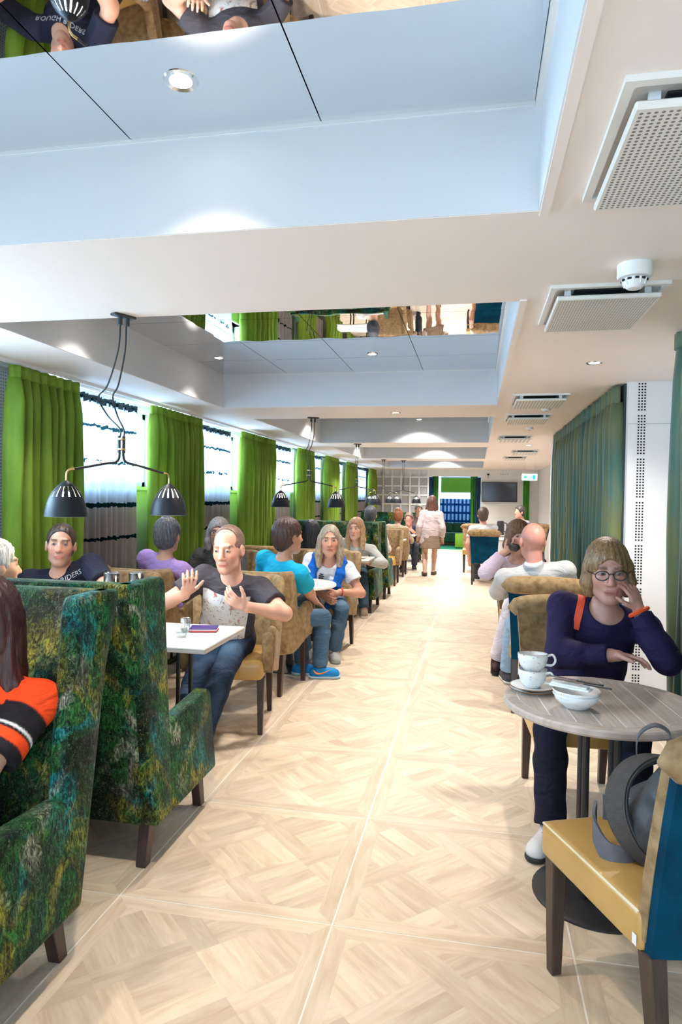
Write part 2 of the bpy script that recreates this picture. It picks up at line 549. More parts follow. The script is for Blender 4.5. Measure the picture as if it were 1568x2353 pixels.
# right side: recess wall, pillar with slotted perforation, far wall
struct(MB().box((1.46, -3.0, 0), (1.6, 10.2, ZC)).box((1.05, 9.3, 0), (1.6, 10.2, ZC)).build('wall_right', M_white, smooth=False))
struct(MB().box((1.75, 10.2, 0), (1.9, 20.3, ZC)).build('wall_far_right', M_white, smooth=False))
pillar = struct(MB().box((1.055, 5.17, 0), (1.46, 5.62, ZC)).build('pillar', M_white, smooth=False))
pf = MB()
z = 2.335
rowi = 0
groups = [10, 14, 14, 14, 14, 14, 14, 14]
for gk in groups:
    for rI in range(gk):
        if z < 0.12: break
        for cI in range(3):
            x = 1.125 + cI * 0.020
            pf.box((x - 0.0055, 5.1685, z - 0.0055), (x + 0.0055, 5.1705, z + 0.0055))
        z -= 0.0205
    z -= 0.022
tag(pf.build('perforation', M_dark, pillar, smooth=False), kind='stuff')
MB().box((1.055, 5.166, 2.05), (1.46, 5.17, 2.0525)).build('panel_joint', M_grey, pillar, smooth=False)

# wall behind the camera: piers beside a wide glazed front
mb = MB()
mb.box((-3.4, -3.0, 0), (-2.9, -2.8, ZC)); mb.box((1.1, -3.0, 0), (1.6, -2.8, ZC)); mb.box((-2.9, -3.0, 0), (1.1, -2.8, 0.3)); mb.box((-2.9, -3.0, 2.3), (1.1, -2.8, ZC))
struct(mb.build('wall_front', M_white, smooth=False))
struct(MB().box((-2.9, -2.85, 0.3), (1.1, -2.84, 2.3)).build('window_8', M_glass, smooth=False))

# ---- end wall with a niche, the gridded screen and the far window
YB = 20.3
mb = MB()
mb.box((-3.4, YB, 0), (-1.40, YB + 0.2, ZC)); mb.box((0.14, YB, 0), (2.2, YB + 0.2, ZC)); mb.box((-1.40, YB, 2.16), (0.14, YB + 0.2, ZC))
struct(mb.build('wall_back', M_white, smooth=False))
mb = MB()
mb.box((-1.75, 24.0, 0), (-1.28, 24.1, 2.4)); mb.box((-0.02, 24.0, 0), (0.4, 24.1, 2.4)); mb.box((-1.28, 24.0, 0), (-0.02, 24.1, 0.55)); mb.box((-1.28, 24.0, 2.32), (-0.02, 24.1, 2.4))
mb.box((-1.85, YB + 0.2, 0), (-1.75, 24.1, 2.4)); mb.box((0.3, YB + 0.2, 0), (0.4, 24.1, 2.4)); mb.box((-1.85, YB + 0.2, 2.38), (0.4, 24.1, 2.45))
struct(mb.build('wall_niche', M_white, smooth=False))
struct(MB().box((-1.28, 24.04, 0.55), (-0.02, 24.05, 2.32)).build('window_9', M_glass, smooth=False))

# gridded room screen: white lattice with grey square panels
scr = thing('lattice_screen', 'tall white lattice screen with grey square panels on the end wall', 'room screen', (-2.2, YB - 0.05, 0))
cw = 0.268
x0, z0 = -0.80, 0.25
mb = MB()
for k in range(7):
    mb.box((x0 + k * cw - 0.022, -0.03, z0 - 0.02), (x0 + k * cw + 0.022, 0.03, z0 + 7.75 * cw))
for k in range(8):
    mb.box((x0 - 0.02, -0.028, z0 + k * cw - 0.022), (x0 + 6 * cw + 0.02, 0.028, z0 + k * cw + 0.022))
mb.build('lattice', M_trim, scr, smooth=False)
pm = MB().box((-cw/2 + 0.02, -0.01, -cw/2 + 0.02), (cw/2 - 0.02, 0.01, cw/2 - 0.02)).mesh('panel', smooth=False); pm.materials.append(M_grey)
for i in range(6):
    for j in range(8):
        if j == 7: continue
        link('panel', pm, scr, (x0 + (i + 0.5) * cw, 0.0, z0 + (j + 0.5) * cw))

# ================================================================== curtains
def cloth_mat(name, c1, c2, transl=0.35, rough=0.6, sheen=0.3, grad=None):
    m = bpy.data.materials.new(name); m.use_nodes = True
    nt = m.node_tree; b = nt.nodes['Principled BSDF']
    tc = nt.nodes.new('ShaderNodeTexCoord')
    mp = nt.nodes.new('ShaderNodeMapping'); mp.inputs['Scale'].default_value = (3, 3, 0.5); nt.links.new(tc.outputs['Object'], mp.inputs[0])
    n = nt.nodes.new('ShaderNodeTexNoise'); n.inputs['Scale'].default_value = 4; n.inputs['Detail'].default_value = 3; nt.links.new(mp.outputs[0], n.inputs['Vector'])
    r = nt.nodes.new('ShaderNodeValToRGB'); r.color_ramp.elements[0].color = (*c1, 1); r.color_ramp.elements[1].color = (*c2, 1)
    r.color_ramp.elements[0].position = 0.35; r.color_ramp.elements[1].position = 0.65
    nt.links.new(n.outputs['Fac'], r.inputs[0]); nt.links.new(r.outputs[0], b.inputs['Base Color'])
    b.inputs['Roughness'].default_value = rough; b.inputs['Sheen Weight'].default_value = sheen; b.inputs['Specular IOR Level'].default_value = 0.2
    n2 = nt.nodes.new('ShaderNodeTexNoise'); n2.inputs['Scale'].default_value = 180; nt.links.new(tc.outputs['Object'], n2.inputs['Vector'])
    bp = nt.nodes.new('ShaderNodeBump'); bp.inputs['Strength'].default_value = 0.12; bp.inputs['Distance'].default_value = 0.003
    nt.links.new(n2.outputs['Fac'], bp.inputs['Height']); nt.links.new(bp.outputs[0], b.inputs['Normal'])
    t = nt.nodes.new('ShaderNodeBsdfTranslucent'); nt.links.new(r.outputs[0], t.inputs[0])
    mx = nt.nodes.new('ShaderNodeMixShader'); mx.inputs[0].default_value = transl
    nt.links.new(b.outputs[0], mx.inputs[1]); nt.links.new(t.outputs[0], mx.inputs[2])
    nt.links.new(mx.outputs[0], nt.nodes['Material Output'].inputs[0])
    return m
M_green = cloth_mat('lime_green_curtain', (0.155, 0.265, 0.022), (0.245, 0.38, 0.045), 0.2, 0.6, 0.03)
M_bluegreen = cloth_mat('teal_changeant_curtain', (0.045, 0.14, 0.125), (0.16, 0.17, 0.06), 0.08, 0.4, 0.15)
M_darkblue = cloth_mat('deep_blue_curtain', (0.01, 0.10, 0.22), (0.02, 0.17, 0.28), 0.2)

def curtain(name, label, cat, a, b, axis, pos, ztop, zbot, matr, folds, amp, group=None, seed=0, header=0.075, ruffle=0.5, flip=1):
    """pleated drape running from a to b along axis at offset pos"""
    rr = random.Random(seed)
    L = b - a
    root = thing(name, label, cat, ((a + b) / 2, pos, zbot) if axis == 'x' else (pos, (a + b) / 2, zbot), 0, group)
    ph = [rr.uniform(-0.5, 0.5) for _ in range(folds + 2)]
    am = [rr.uniform(0.7, 1.25) for _ in range(folds + 2)]
    wd = [rr.uniform(-0.25, 0.25) for _ in range(folds + 2)]
    def sheet(off, zlo, zhi, hd):
        def fn(u, v):
            zz = zlo + (zhi - zlo) * v
            k = u * folds; i = int(min(folds - 1, k)); fr = k - i
            fr2 = fr + 0.12 * math.sin(2 * PI * fr) * wd[i]
            depth = (1.0 - abs(2 * fr2 - 1) ** 2.2)
            loose = smoothstep(1.0, 0.55, (zz - zbot) / (ztop - zbot))
            d = amp * am[i] * (depth - 0.5) * (0.45 + 0.55 * smoothstep(ztop - 0.02, ztop - 0.22, zz)) + 0.012 * loose * math.sin(3.1 * u * folds + 2.0 * zz + ph[i])
            if hd: d = amp * 0.45 * am[i] * (depth - 0.5) + 0.006 * math.sin(folds * 3 * 2 * PI * u)
            s = (u - 0.5) * L * (1 + 0.015 * loose)
            s += 0.010 * loose * math.sin(2 * zz + ph[i] * 6)
            d = d * flip + off
            return (s, d, zz - zbot) if axis == 'x' else (d, s, zz - zbot)
        return fn
    nu = folds * 10
    p = MB().grid(sheet(0, zbot, ztop - header, False), nu, 14).build('drape', matr, root, angle=None)
    modi(p, 'SOLIDIFY', thickness=0.004)
    h = MB().grid(sheet(0.004 * flip, ztop - header - 0.004, ztop, True), folds * 16, 3).build('header_tape', matr, root, angle=None)
    modi(h, 'SOLIDIFY', thickness=0.006)
    return root
XG = -2.93
GC = [(3.88, 4.62), (5.80, 6.95), (8.25, 9.70), (11.05, 12.15), (13.20, 14.40), (15.40, 16.75), (18.85, 19.95)]
gl = ['lime green pleated curtain closest to the camera, behind the man in navy', 'lime green pleated curtain behind the short-haired woman in lilac', 'lime green pleated curtain left of the green booth back, third along the window wall',
      'narrow lime green curtain behind the second pendant lamp, fourth along the window wall', 'lime green curtain behind the right shade of the second pendant, fifth along the wall',
      'lime green curtain, sixth along the window wall, above the far booth', 'last lime green curtain on the window wall, beside the lattice screen']
for k, (a, b) in enumerate(GC):
    curtain('green_curtain', gl[k], 'curtain', a, b, 'y', XG, ZC - 0.03, 0.05, M_green, max(8, int((b - a) * 11.0)), 0.10, 'lime green curtains on the window wall', seed=k)

# sheer window curtains with woven bands
def sheer_mat():
    m = bpy.data.materials.new('sheer_voile'); m.use_nodes = True
    nt = m.node_tree
    for n in list(nt.nodes):
        if n.type != 'OUTPUT_MATERIAL': nt.nodes.remove(n)
    out = [n for n in nt.nodes if n.type == 'OUTPUT_MATERIAL'][0]
    tc = nt.nodes.new('ShaderNodeTexCoord'); sp = nt.nodes.new('ShaderNodeSeparateXYZ'); nt.links.new(tc.outputs['Object'], sp.inputs[0])
    # rows of lace: heights above the hem
    nz = nt.nodes.new('ShaderNodeTexNoise'); nz.inputs['Scale'].default_value = 26; nz.inputs['Detail'].default_value = 2; nt.links.new(tc.outputs['Object'], nz.inputs['Vector'])
    wob = nt.nodes.new('ShaderNodeMath'); wob.operation = 'MULTIPLY_ADD'; wob.inputs[1].default_value = 0.05; nt.links.new(nz.outputs['Fac'], wob.inputs[0]); nt.links.new(sp.outputs['Z'], wob.inputs[2])
    def band(c, w, soft=0.004):
        s = nt.nodes.new('ShaderNodeMath'); s.operation = 'SUBTRACT'; s.inputs[1].default_value = c + 0.025; nt.links.new(wob.outputs[0], s.inputs[0])
        a = nt.nodes.new('ShaderNodeMath'); a.operation = 'ABSOLUTE'; nt.links.new(s.outputs[0], a.inputs[0])
        l = nt.nodes.new('ShaderNodeMapRange'); l.inputs['From Min'].default_value = w / 2; l.inputs['From Max'].default_value = w / 2 + soft
        l.inputs['To Min'].default_value = 1; l.inputs['To Max'].default_value = 0; nt.links.new(a.outputs[0], l.inputs['Value'])
        return l.outputs[0]
    def mx(a, b):
        q = nt.nodes.new('ShaderNodeMath'); q.operation = 'MAXIMUM'; nt.links.new(a, q.inputs[0]); nt.links.new(b, q.inputs[1]); return q.outputs[0]
    solid = mx(mx(band(2.05 - 0.4, 0.022), band(1.405 - 0.4, 0.034)), mx(band(1.12 - 0.4, 0.024), band(2.265 - 0.4, 0.03)))
    lace0 = band(1.77 - 0.4, 0.03)
    g = nt.nodes.new('ShaderNodeMath'); g.operation = 'GREATER_THAN'; g.inputs[1].default_value = 0.53; nt.links.new(nz.outputs['Fac'], g.inputs[0])
    lc = nt.nodes.new('ShaderNodeMath'); lc.operation = 'MULTIPLY'; nt.links.new(lace0, lc.inputs[0]); nt.links.new(g.outputs[0], lc.inputs[1])
    alln = mx(solid, lc.outputs[0])
    lower = nt.nodes.new('ShaderNodeMapRange'); lower.inputs['From Min'].default_value = 1.40 - 0.4; lower.inputs['From Max'].default_value = 1.415 - 0.4
    lower.inputs['To Min'].default_value = 1; lower.inputs['To Max'].default_value = 0; nt.links.new(sp.outputs['Z'], lower.inputs['Value'])
    cm = nt.nodes.new('ShaderNodeMix'); cm.data_type = 'RGBA'; cm.inputs['A'].default_value = (0.30, 0.32, 0.36, 1); cm.inputs['B'].default_value = (0.36, 0.31, 0.28, 1); nt.links.new(lower.outputs[0], cm.inputs['Factor'])
    cb = nt.nodes.new('ShaderNodeMix'); cb.data_type = 'RGBA'; nt.links.new(cm.outputs['Result'], cb.inputs['A']); cb.inputs['B'].default_value = (0.004, 0.018, 0.022, 1); nt.links.new(alln, cb.inputs['Factor'])
    d = nt.nodes.new('ShaderNodeBsdfDiffuse'); nt.links.new(cb.outputs['Result'], d.inputs[0])
    tl = nt.nodes.new('ShaderNodeBsdfTranslucent'); nt.links.new(cb.outputs['Result'], tl.inputs[0])
    m1 = nt.nodes.new('ShaderNodeMixShader'); m1.inputs[0].default_value = 0.5; nt.links.new(d.outputs[0], m1.inputs[1]); nt.links.new(tl.outputs[0], m1.inputs[2])
    tr = nt.nodes.new('ShaderNodeBsdfTransparent')
    # share of open weave
    op = nt.nodes.new('ShaderNodeMath'); op.operation = 'MULTIPLY_ADD'; op.inputs[1].default_value = -0.03; op.inputs[2].default_value = 0.055; nt.links.new(lower.outputs[0], op.inputs[0])
    op2 = nt.nodes.new('ShaderNodeMath'); op2.operation = 'MULTIPLY_ADD'; op2.inputs[1].default_value = -0.05; nt.links.new(alln, op2.inputs[0]); nt.links.new(op.outputs[0], op2.inputs[2]); op2.use_clamp = True
    m2 = nt.nodes.new('ShaderNodeMixShader'); nt.links.new(op2.outputs[0], m2.inputs[0]); nt.links.new(m1.outputs[0], m2.inputs[1]); nt.links.new(tr.outputs[0], m2.inputs[2])
    nt.links.new(m2.outputs[0], out.inputs[0])
    return m
M_sheer = sheer_mat()
M_sheerhead = mat('voile_gathered_head', (0.03, 0.06, 0.07), 0.8, var=0.4, vscale=40)
SH = [(4.62, 5.72), (6.92, 8.12), (9.68, 10.98), (12.15, 13.2), (14.4, 15.4), (16.75, 18.8)]
sl = ['sheer banded window curtain behind the first pendant lamp', 'sheer banded window curtain between the second and third green curtains', 'sheer banded window curtain left of the second pendant lamp', 'sheer banded curtain, fourth along the window wall',
      'sheer banded curtain, fifth along the window wall', 'sheer banded curtain closest to the lattice screen']
for k, (a, b) in enumerate(SH):
    rr = random.Random(50 + k)
    root = thing('sheer_curtain', sl[k], 'curtain', (-3.05, (a + b) / 2, 0.4), 0, 'sheer curtains on the window wall')
    nf = int((b - a) * 11)
    phs = [rr.uniform(0, 6.28) for _ in range(4)]
    def fn(u, v, a=a, b=b, nf=nf, phs=phs):
        zz = 1.87 * v
        d = 0.022 * math.sin(2 * PI * nf * u + 0.8 * math.sin(5 * u + phs[0])) + 0.010 * math.sin(2 * PI * nf * 0.43 * u + phs[1] + 0.6 * zz)
        return (d, (u - 0.5) * (b - a), zz)
    MB().grid(fn, nf * 8, 10).build('voile', M_sheer, root, angle=None)
    def fh(u, v, a=a, b=b, nf=nf):
        return (0.024 * math.sin(2 * PI * nf * 1.7 * u) + 0.01 * math.sin(2 * PI * nf * 2.9 * u), (u - 0.5) * (b - a), 1.835 + 0.055 * v + 0.008 * math.sin(2 * PI * nf * 1.3 * u))
    MB().grid(fh, nf * 12, 2).build('gathered_head', M_sheerhead, root, angle=None)

# right-hand curtains
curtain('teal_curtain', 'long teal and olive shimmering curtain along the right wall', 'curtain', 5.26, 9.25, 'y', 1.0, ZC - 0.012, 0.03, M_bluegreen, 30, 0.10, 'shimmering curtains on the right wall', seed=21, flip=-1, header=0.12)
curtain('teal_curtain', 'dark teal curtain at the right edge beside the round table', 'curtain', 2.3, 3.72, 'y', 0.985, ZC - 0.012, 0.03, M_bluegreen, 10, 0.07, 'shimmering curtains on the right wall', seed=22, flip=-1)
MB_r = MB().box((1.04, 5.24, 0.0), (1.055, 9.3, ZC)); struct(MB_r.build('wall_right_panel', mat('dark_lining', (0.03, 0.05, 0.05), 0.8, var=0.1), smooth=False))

# niche: curtains, blind, checked sheer
curtain('niche_curtain', 'blue and green curtain on the left of the far niche', 'curtain', -1.39, -1.24, 'x', 20.6, 2.14, 0.02, M_darkblue, 4, 0.08, 'curtains of the far niche', seed=31)
curtain('niche_curtain', 'blue curtain on the right of the far niche', 'curtain', -0.02, 0.13, 'x', 20.6, 2.14, 0.02, M_darkblue, 4, 0.08, 'curtains of the far niche', seed=32)
M_lime = cloth_mat('bright_green_cloth', (0.06, 0.36, 0.04), (0.10, 0.42, 0.05), 0.25)
curtain('niche_curtain', 'bright green curtain behind the left blue curtain of the niche', 'curtain', -1.30, -1.12, 'x', 20.72, 2.2, 0.02, M_lime, 3, 0.07, 'curtains of the far niche', seed=33)
curtain('niche_curtain', 'bright green curtain behind the right blue curtain of the niche', 'curtain', -0.16, 0.04, 'x', 20.72, 2.2, 0.02, M_lime, 3, 0.07, 'curtains of the far niche', seed=34)
curtain('narrow_green_curtain', 'narrow green curtain right of the wall television', 'curtain', 1.33, 1.50, 'x', 20.2, 2.12, 0.05, M_lime, 2, 0.05, seed=35)
bl = thing('roller_blind', 'lime green roller blind in the far niche window', 'blind', (-0.65, 23.9, 1.72))
MB().rbox((-0.55, -0.006, 0), (0.55, 0.006, 0.5), 0.003, 1).build('blind_cloth', cloth_mat('blind_green', (0.20, 0.38, 0.03), (0.22, 0.40, 0.04), 0.12), bl)
MB().tube([(-0.56, 0, 0.53), (0.56, 0, 0.53)], 0.03, 10).build('roller', M_trim, bl)
MB().rbox((-0.55, -0.012, -0.02), (0.55, 0.012, 0.01), 0.005, 1).build('bottom_bar', M_trim, bl)
def check_mat():
    m = bpy.data.materials.new('blue_check_voile'); m.use_nodes = True
    nt = m.node_tree; b = nt.nodes['Principled BSDF']
    tc = nt.nodes.new('ShaderNodeTexCoord')
    w1 = nt.nodes.new('ShaderNodeTexWave'); w1.inputs['Scale'].default_value = 2.4; w1.bands_direction = 'X'; nt.links.new(tc.outputs['Object'], w1.inputs[0])
    w2 = nt.nodes.new('ShaderNodeTexWave'); w2.inputs['Scale'].default_value = 1.1; w2.bands_direction = 'Z'; nt.links.new(tc.outputs['Object'], w2.inputs[0])
    r1 = nt.nodes.new('ShaderNodeMath'); r1.operation = 'GREATER_THAN'; r1.inputs[1].default_value = 0.85; nt.links.new(w2.outputs['Fac'], r1.inputs[0])
    mxx = nt.nodes.new('ShaderNodeMath'); mxx.operation = 'MAXIMUM'; nt.links.new(w1.outputs['Fac'], mxx.inputs[0]); nt.links.new(r1.outputs[0], mxx.inputs[1])
    c = nt.nodes.new('ShaderNodeMix'); c.data_type = 'RGBA'; c.inputs['A'].default_value = (0.45, 0.55, 0.65, 1); c.inputs['B'].default_value = (0.01, 0.09, 0.25, 1); nt.links.new(mxx.outputs[0], c.inputs['Factor'])
    nt.links.new(c.outputs['Result'], b.inputs['Base Color'])
    t = nt.nodes.new('ShaderNodeBsdfTranslucent'); nt.links.new(c.outputs['Result'], t.inputs[0])
    mx = nt.nodes.new('ShaderNodeMixShader'); mx.inputs[0].default_value = 0.35; nt.links.new(b.outputs[0], mx.inputs[1]); nt.links.new(t.outputs[0], mx.inputs[2])
    nt.links.new(mx.outputs[0], nt.nodes['Material Output'].inputs[0])
    return m
curtain('checked_cafe_curtain', 'blue checked half curtain below the green blind in the niche', 'curtain', -1.22, -0.08, 'x', 23.8, 1.5, 0.3, check_mat(), 14, 0.05, seed=36)

# ================================================================== ceiling lamps, vents, detectors
def spot_fixture(x, y, z, label, power=1.0, size=100, group='recessed ceiling spotlights'):
    t = thing('ceiling_spotlight', label, 'spotlight', (x, y, z), 0, group)
    MB().lathe([(0.030, -0.002), (0.046, -0.006), (0.050, 0.0)], 24).build('bezel', M_chrome, t)
    MB().lathe([(0.0, -0.0035), (0.032, -0.003)], 24).build('lens', M_lampglow, t)
    d = bpy.data.lights.new('spot_bulb', 'SPOT')
    d.energy = SPOT_W * power * (1.0 if y < 3 else 1.35 if y < 7 else 1.3 if y < 12 else 2.3); d.color = (1.0, 0.87, 0.72) if y < 3 else (1.0, 0.915, 0.83) if y < 9 else (1.0, 0.96, 0.93); d.spot_size = math.radians(size if y < 7 else 140); d.spot_blend = 1.0; d.shadow_soft_size = 0.045
    o = bpy.data.objects.new('spot_bulb', d); C.objects.link(o); o.location = (0, 0, -0.03); o.parent = t
    return t
spot_fixture(-0.84, 1.82, ZM, 'large glowing recessed spotlight in the front ceiling mirror', 1.25)
spot_fixture(-2.15, 1.82, ZM, 'recessed spotlight in the front ceiling mirror over the near booth', 1.1)
spot_fixture(-0.84, -0.45, ZM, 'recessed spotlight in the front ceiling mirror behind the camera', 1.2)
spot_fixture(-2.17, 5.50, ZM, 'recessed spotlight at the left end of the second ceiling mirror', 0.7)
spot_fixture(-0.85, 5.51, ZM, 'recessed spotlight right of centre in the second ceiling mirror', 1.3)
spot_fixture(-0.85, 3.78, ZM, 'recessed spotlight at the front edge of the second ceiling mirror', 1.3)
spot_fixture(-2.17, 3.78, ZM, 'recessed spotlight in the second ceiling mirror above the white square table', 0.8)
for cx, cy, nm in ((-0.85, 8.0, 'front of the third'), (-0.85, 10.16, 'back of the third'), (-2.17, 9.7, 'window end of the third'), (-0.85, 12.2, 'front of the fourth'), (-0.85, 14.36, 'back of the fourth'), (-2.17, 13.9, 'window end of the fourth'), (-0.85, 16.4, 'front of the fifth'), (-0.85, 18.58, 'back of the fifth')):
    spot_fixture(cx, cy, ZM, 'recessed spotlight at the %s ceiling coffer' % nm, 1.2)
spot_fixture(0.70, 4.43, ZC, 'recessed spotlight in the right soffit before the long teal curtain', 1.1, 130)
spot_fixture(-0.80, 6.77, ZC, 'recessed spotlight in the beam behind the second coffer', 1.0)
spot_fixture(0.70, 9.81, ZC, 'recessed spotlight in the right soffit beyond the third vent', 0.9)
spot_fixture(0.79, 10.98, ZC, 'recessed spotlight in the right soffit beside the far vents', 0.9)
spot_fixture(0.75, 14.5, ZC, 'recessed spotlight in the right soffit near the exit sign', 0.9)
spot_fixture(-0.85, 19.6, ZC, 'recessed spotlight above the far niche opening', 0.9)
spot_fixture(0.70, 0.2, ZC, 'recessed spotlight in the right soffit above the near chair', 0.7)

M_vent = mat('vent_plate', (0.78, 0.75, 0.70), 0.45, var=0.02, vscale=5)
M_venthole = mat('vent_hole', (0.23, 0.20, 0.165), 0.8, var=0.1)
def vent(x0, y0, w, d, label, holes=(24, 30), lite=False):
    t = thing('ceiling_vent', label, 'air vent', (x0 + w / 2, y0 + d / 2, ZC), 0, 'ceiling air vents')
    fr = MB(); e = 0.022
    fr.box((-w/2 - e, -d/2 - e, -0.014), (w/2 + e, -d/2, 0)); fr.box((-w/2 - e, d/2, -0.014), (w/2 + e, d/2 + e, 0))
    fr.box((-w/2 - e, -d/2, -0.014), (-w/2, d/2, 0)); fr.box((w/2, -d/2, -0.014), (w/2 + e, d/2, 0))
    fr.build('frame', M_vent, t, smooth=False)
    MB().box((-w/2, -d/2, -0.002), (w/2, d/2, 0.0)).build('throat', M_vent, t, smooth=False)
    MB().rbox((-w*0.32, -d*0.42, -0.008), (w*0.32, d*0.1, -0.002), 0.003, 1).build('duct_opening', M_dark, t)
    MB().rbox((-w/2 + 0.004, -d/2 + 0.01, -0.052), (w/2 - 0.004, d/2 - 0.006, -0.034), 0.004, 1).build('plate', M_vent, t)
    for sx in (-1, 1):
        MB().box((sx * w * 0.38 - 0.012, -d * 0.42, -0.04), (sx * w * 0.38 + 0.012, -d * 0.40, -0.002)).build('bracket', M_trim, t, smooth=False)
    h = MB(); nx, ny = holes
    for i in range(nx):
        for j in range(ny):
            cx = -w/2 + 0.02 + (w - 0.04) * i / (nx - 1); cy = -d/2 + 0.03 + (d - 0.055) * j / (ny - 1)
            rx = 0.30 * w / nx; 
            h.add([(cx + rx * math.cos(a), cy + rx * math.sin(a), -0.0523) for a in [k * PI / 3 for k in range(6)]], [(5,4,3,2,1,0)])
    tag(h.build('perforation', M_venthole, t, smooth=False), kind='stuff')
    return t
vent(0.30, 1.48, 0.40, 0.52, 'large perforated ceiling vent at the top right corner', (26, 34))
vent(0.30, 2.84, 0.40, 0.55, 'perforated ceiling vent just behind the smoke detector', (34, 36))
vent(0.30, 5.68, 0.40, 0.52, 'white ceiling vent, third in the right soffit', (16, 16))
vent(0.30, 6.98, 0.40, 0.52, 'white ceiling vent, fourth in the right soffit', (16, 16))
vent(0.30, 9.3, 0.40, 0.52, 'white ceiling vent, fifth in the right soffit', (8, 8))
vent(0.62, 12.0, 0.40, 0.52, 'far white ceiling vent close to the white pillar', (8, 8))
vent(0.55, 13.8, 0.40, 0.52, 'farthest white ceiling vent in the right soffit', (8, 8))

sd = thing('smoke_detector', 'white round smoke detector in front of the ceiling vent', 'smoke detector', (0.545, 2.62, ZC))
MB().lathe([(0.0, 0.0), (0.060, 0.0), (0.060, -0.042), (0.055, -0.048), (0.036, -0.05), (0, -0.05)], 32).build('base', M_trim, sd)
MB().lathe([(0.040, -0.05), (0.040, -0.058), (0.034, -0.078), (0.024, -0.086), (0.0, -0.086)], 24).build('chamber', M_trim, sd)
rb = MB()
for k in range(10):
    a = 2 * PI * k / 10
    rb.tube([(0.042 * math.cos(a), 0.042 * math.sin(a), -0.052), (0.036 * math.cos(a), 0.036 * math.sin(a), -0.076)], 0.004, 5)
rb.build('rib', M_trim, sd)
ins = MB()
for k in range(10):
    a = 2 * PI * (k + 0.5) / 10
    ins.box((0.040 * math.cos(a) - 0.006, 0.040 * math.sin(a) - 0.006, -0.060), (0.040 * math.cos(a) + 0.006, 0.040 * math.sin(a) + 0.006, -0.054))
ins.build('smoke_slot', M_dark, sd, smooth=False)
sd2 = thing('ceiling_sensor', 'flat white round ceiling sensor at the right edge', 'sensor', (0.78, 2.55, ZC))
MB().lathe([(0.0, 0.0), (0.055, 0.0), (0.05, -0.012), (0.02, -0.02), (0, -0.02)], 28).build('cover', M_trim, sd2)
MB().lathe([(0, -0.023), (0.006, -0.021)], 10).build('indicator', M_dark, sd2)
for (x, y, lb) in ((0.62, 6.55, 'small white ceiling sensor between the third and fourth vents'), (0.60, 8.3, 'small white ceiling sensor beyond the fourth vent')):
    s = thing('ceiling_sensor', lb, 'sensor', (x, y, ZC), 0, 'small ceiling sensors')
    MB().lathe([(0.0, 0.0), (0.045, 0.0), (0.042, -0.02), (0.02, -0.03), (0, -0.03)], 20).build('cover', M_trim, s)
    MB().lathe([(0.02, -0.0305), (0, -0.036)], 12).build('eye', M_grey, s)

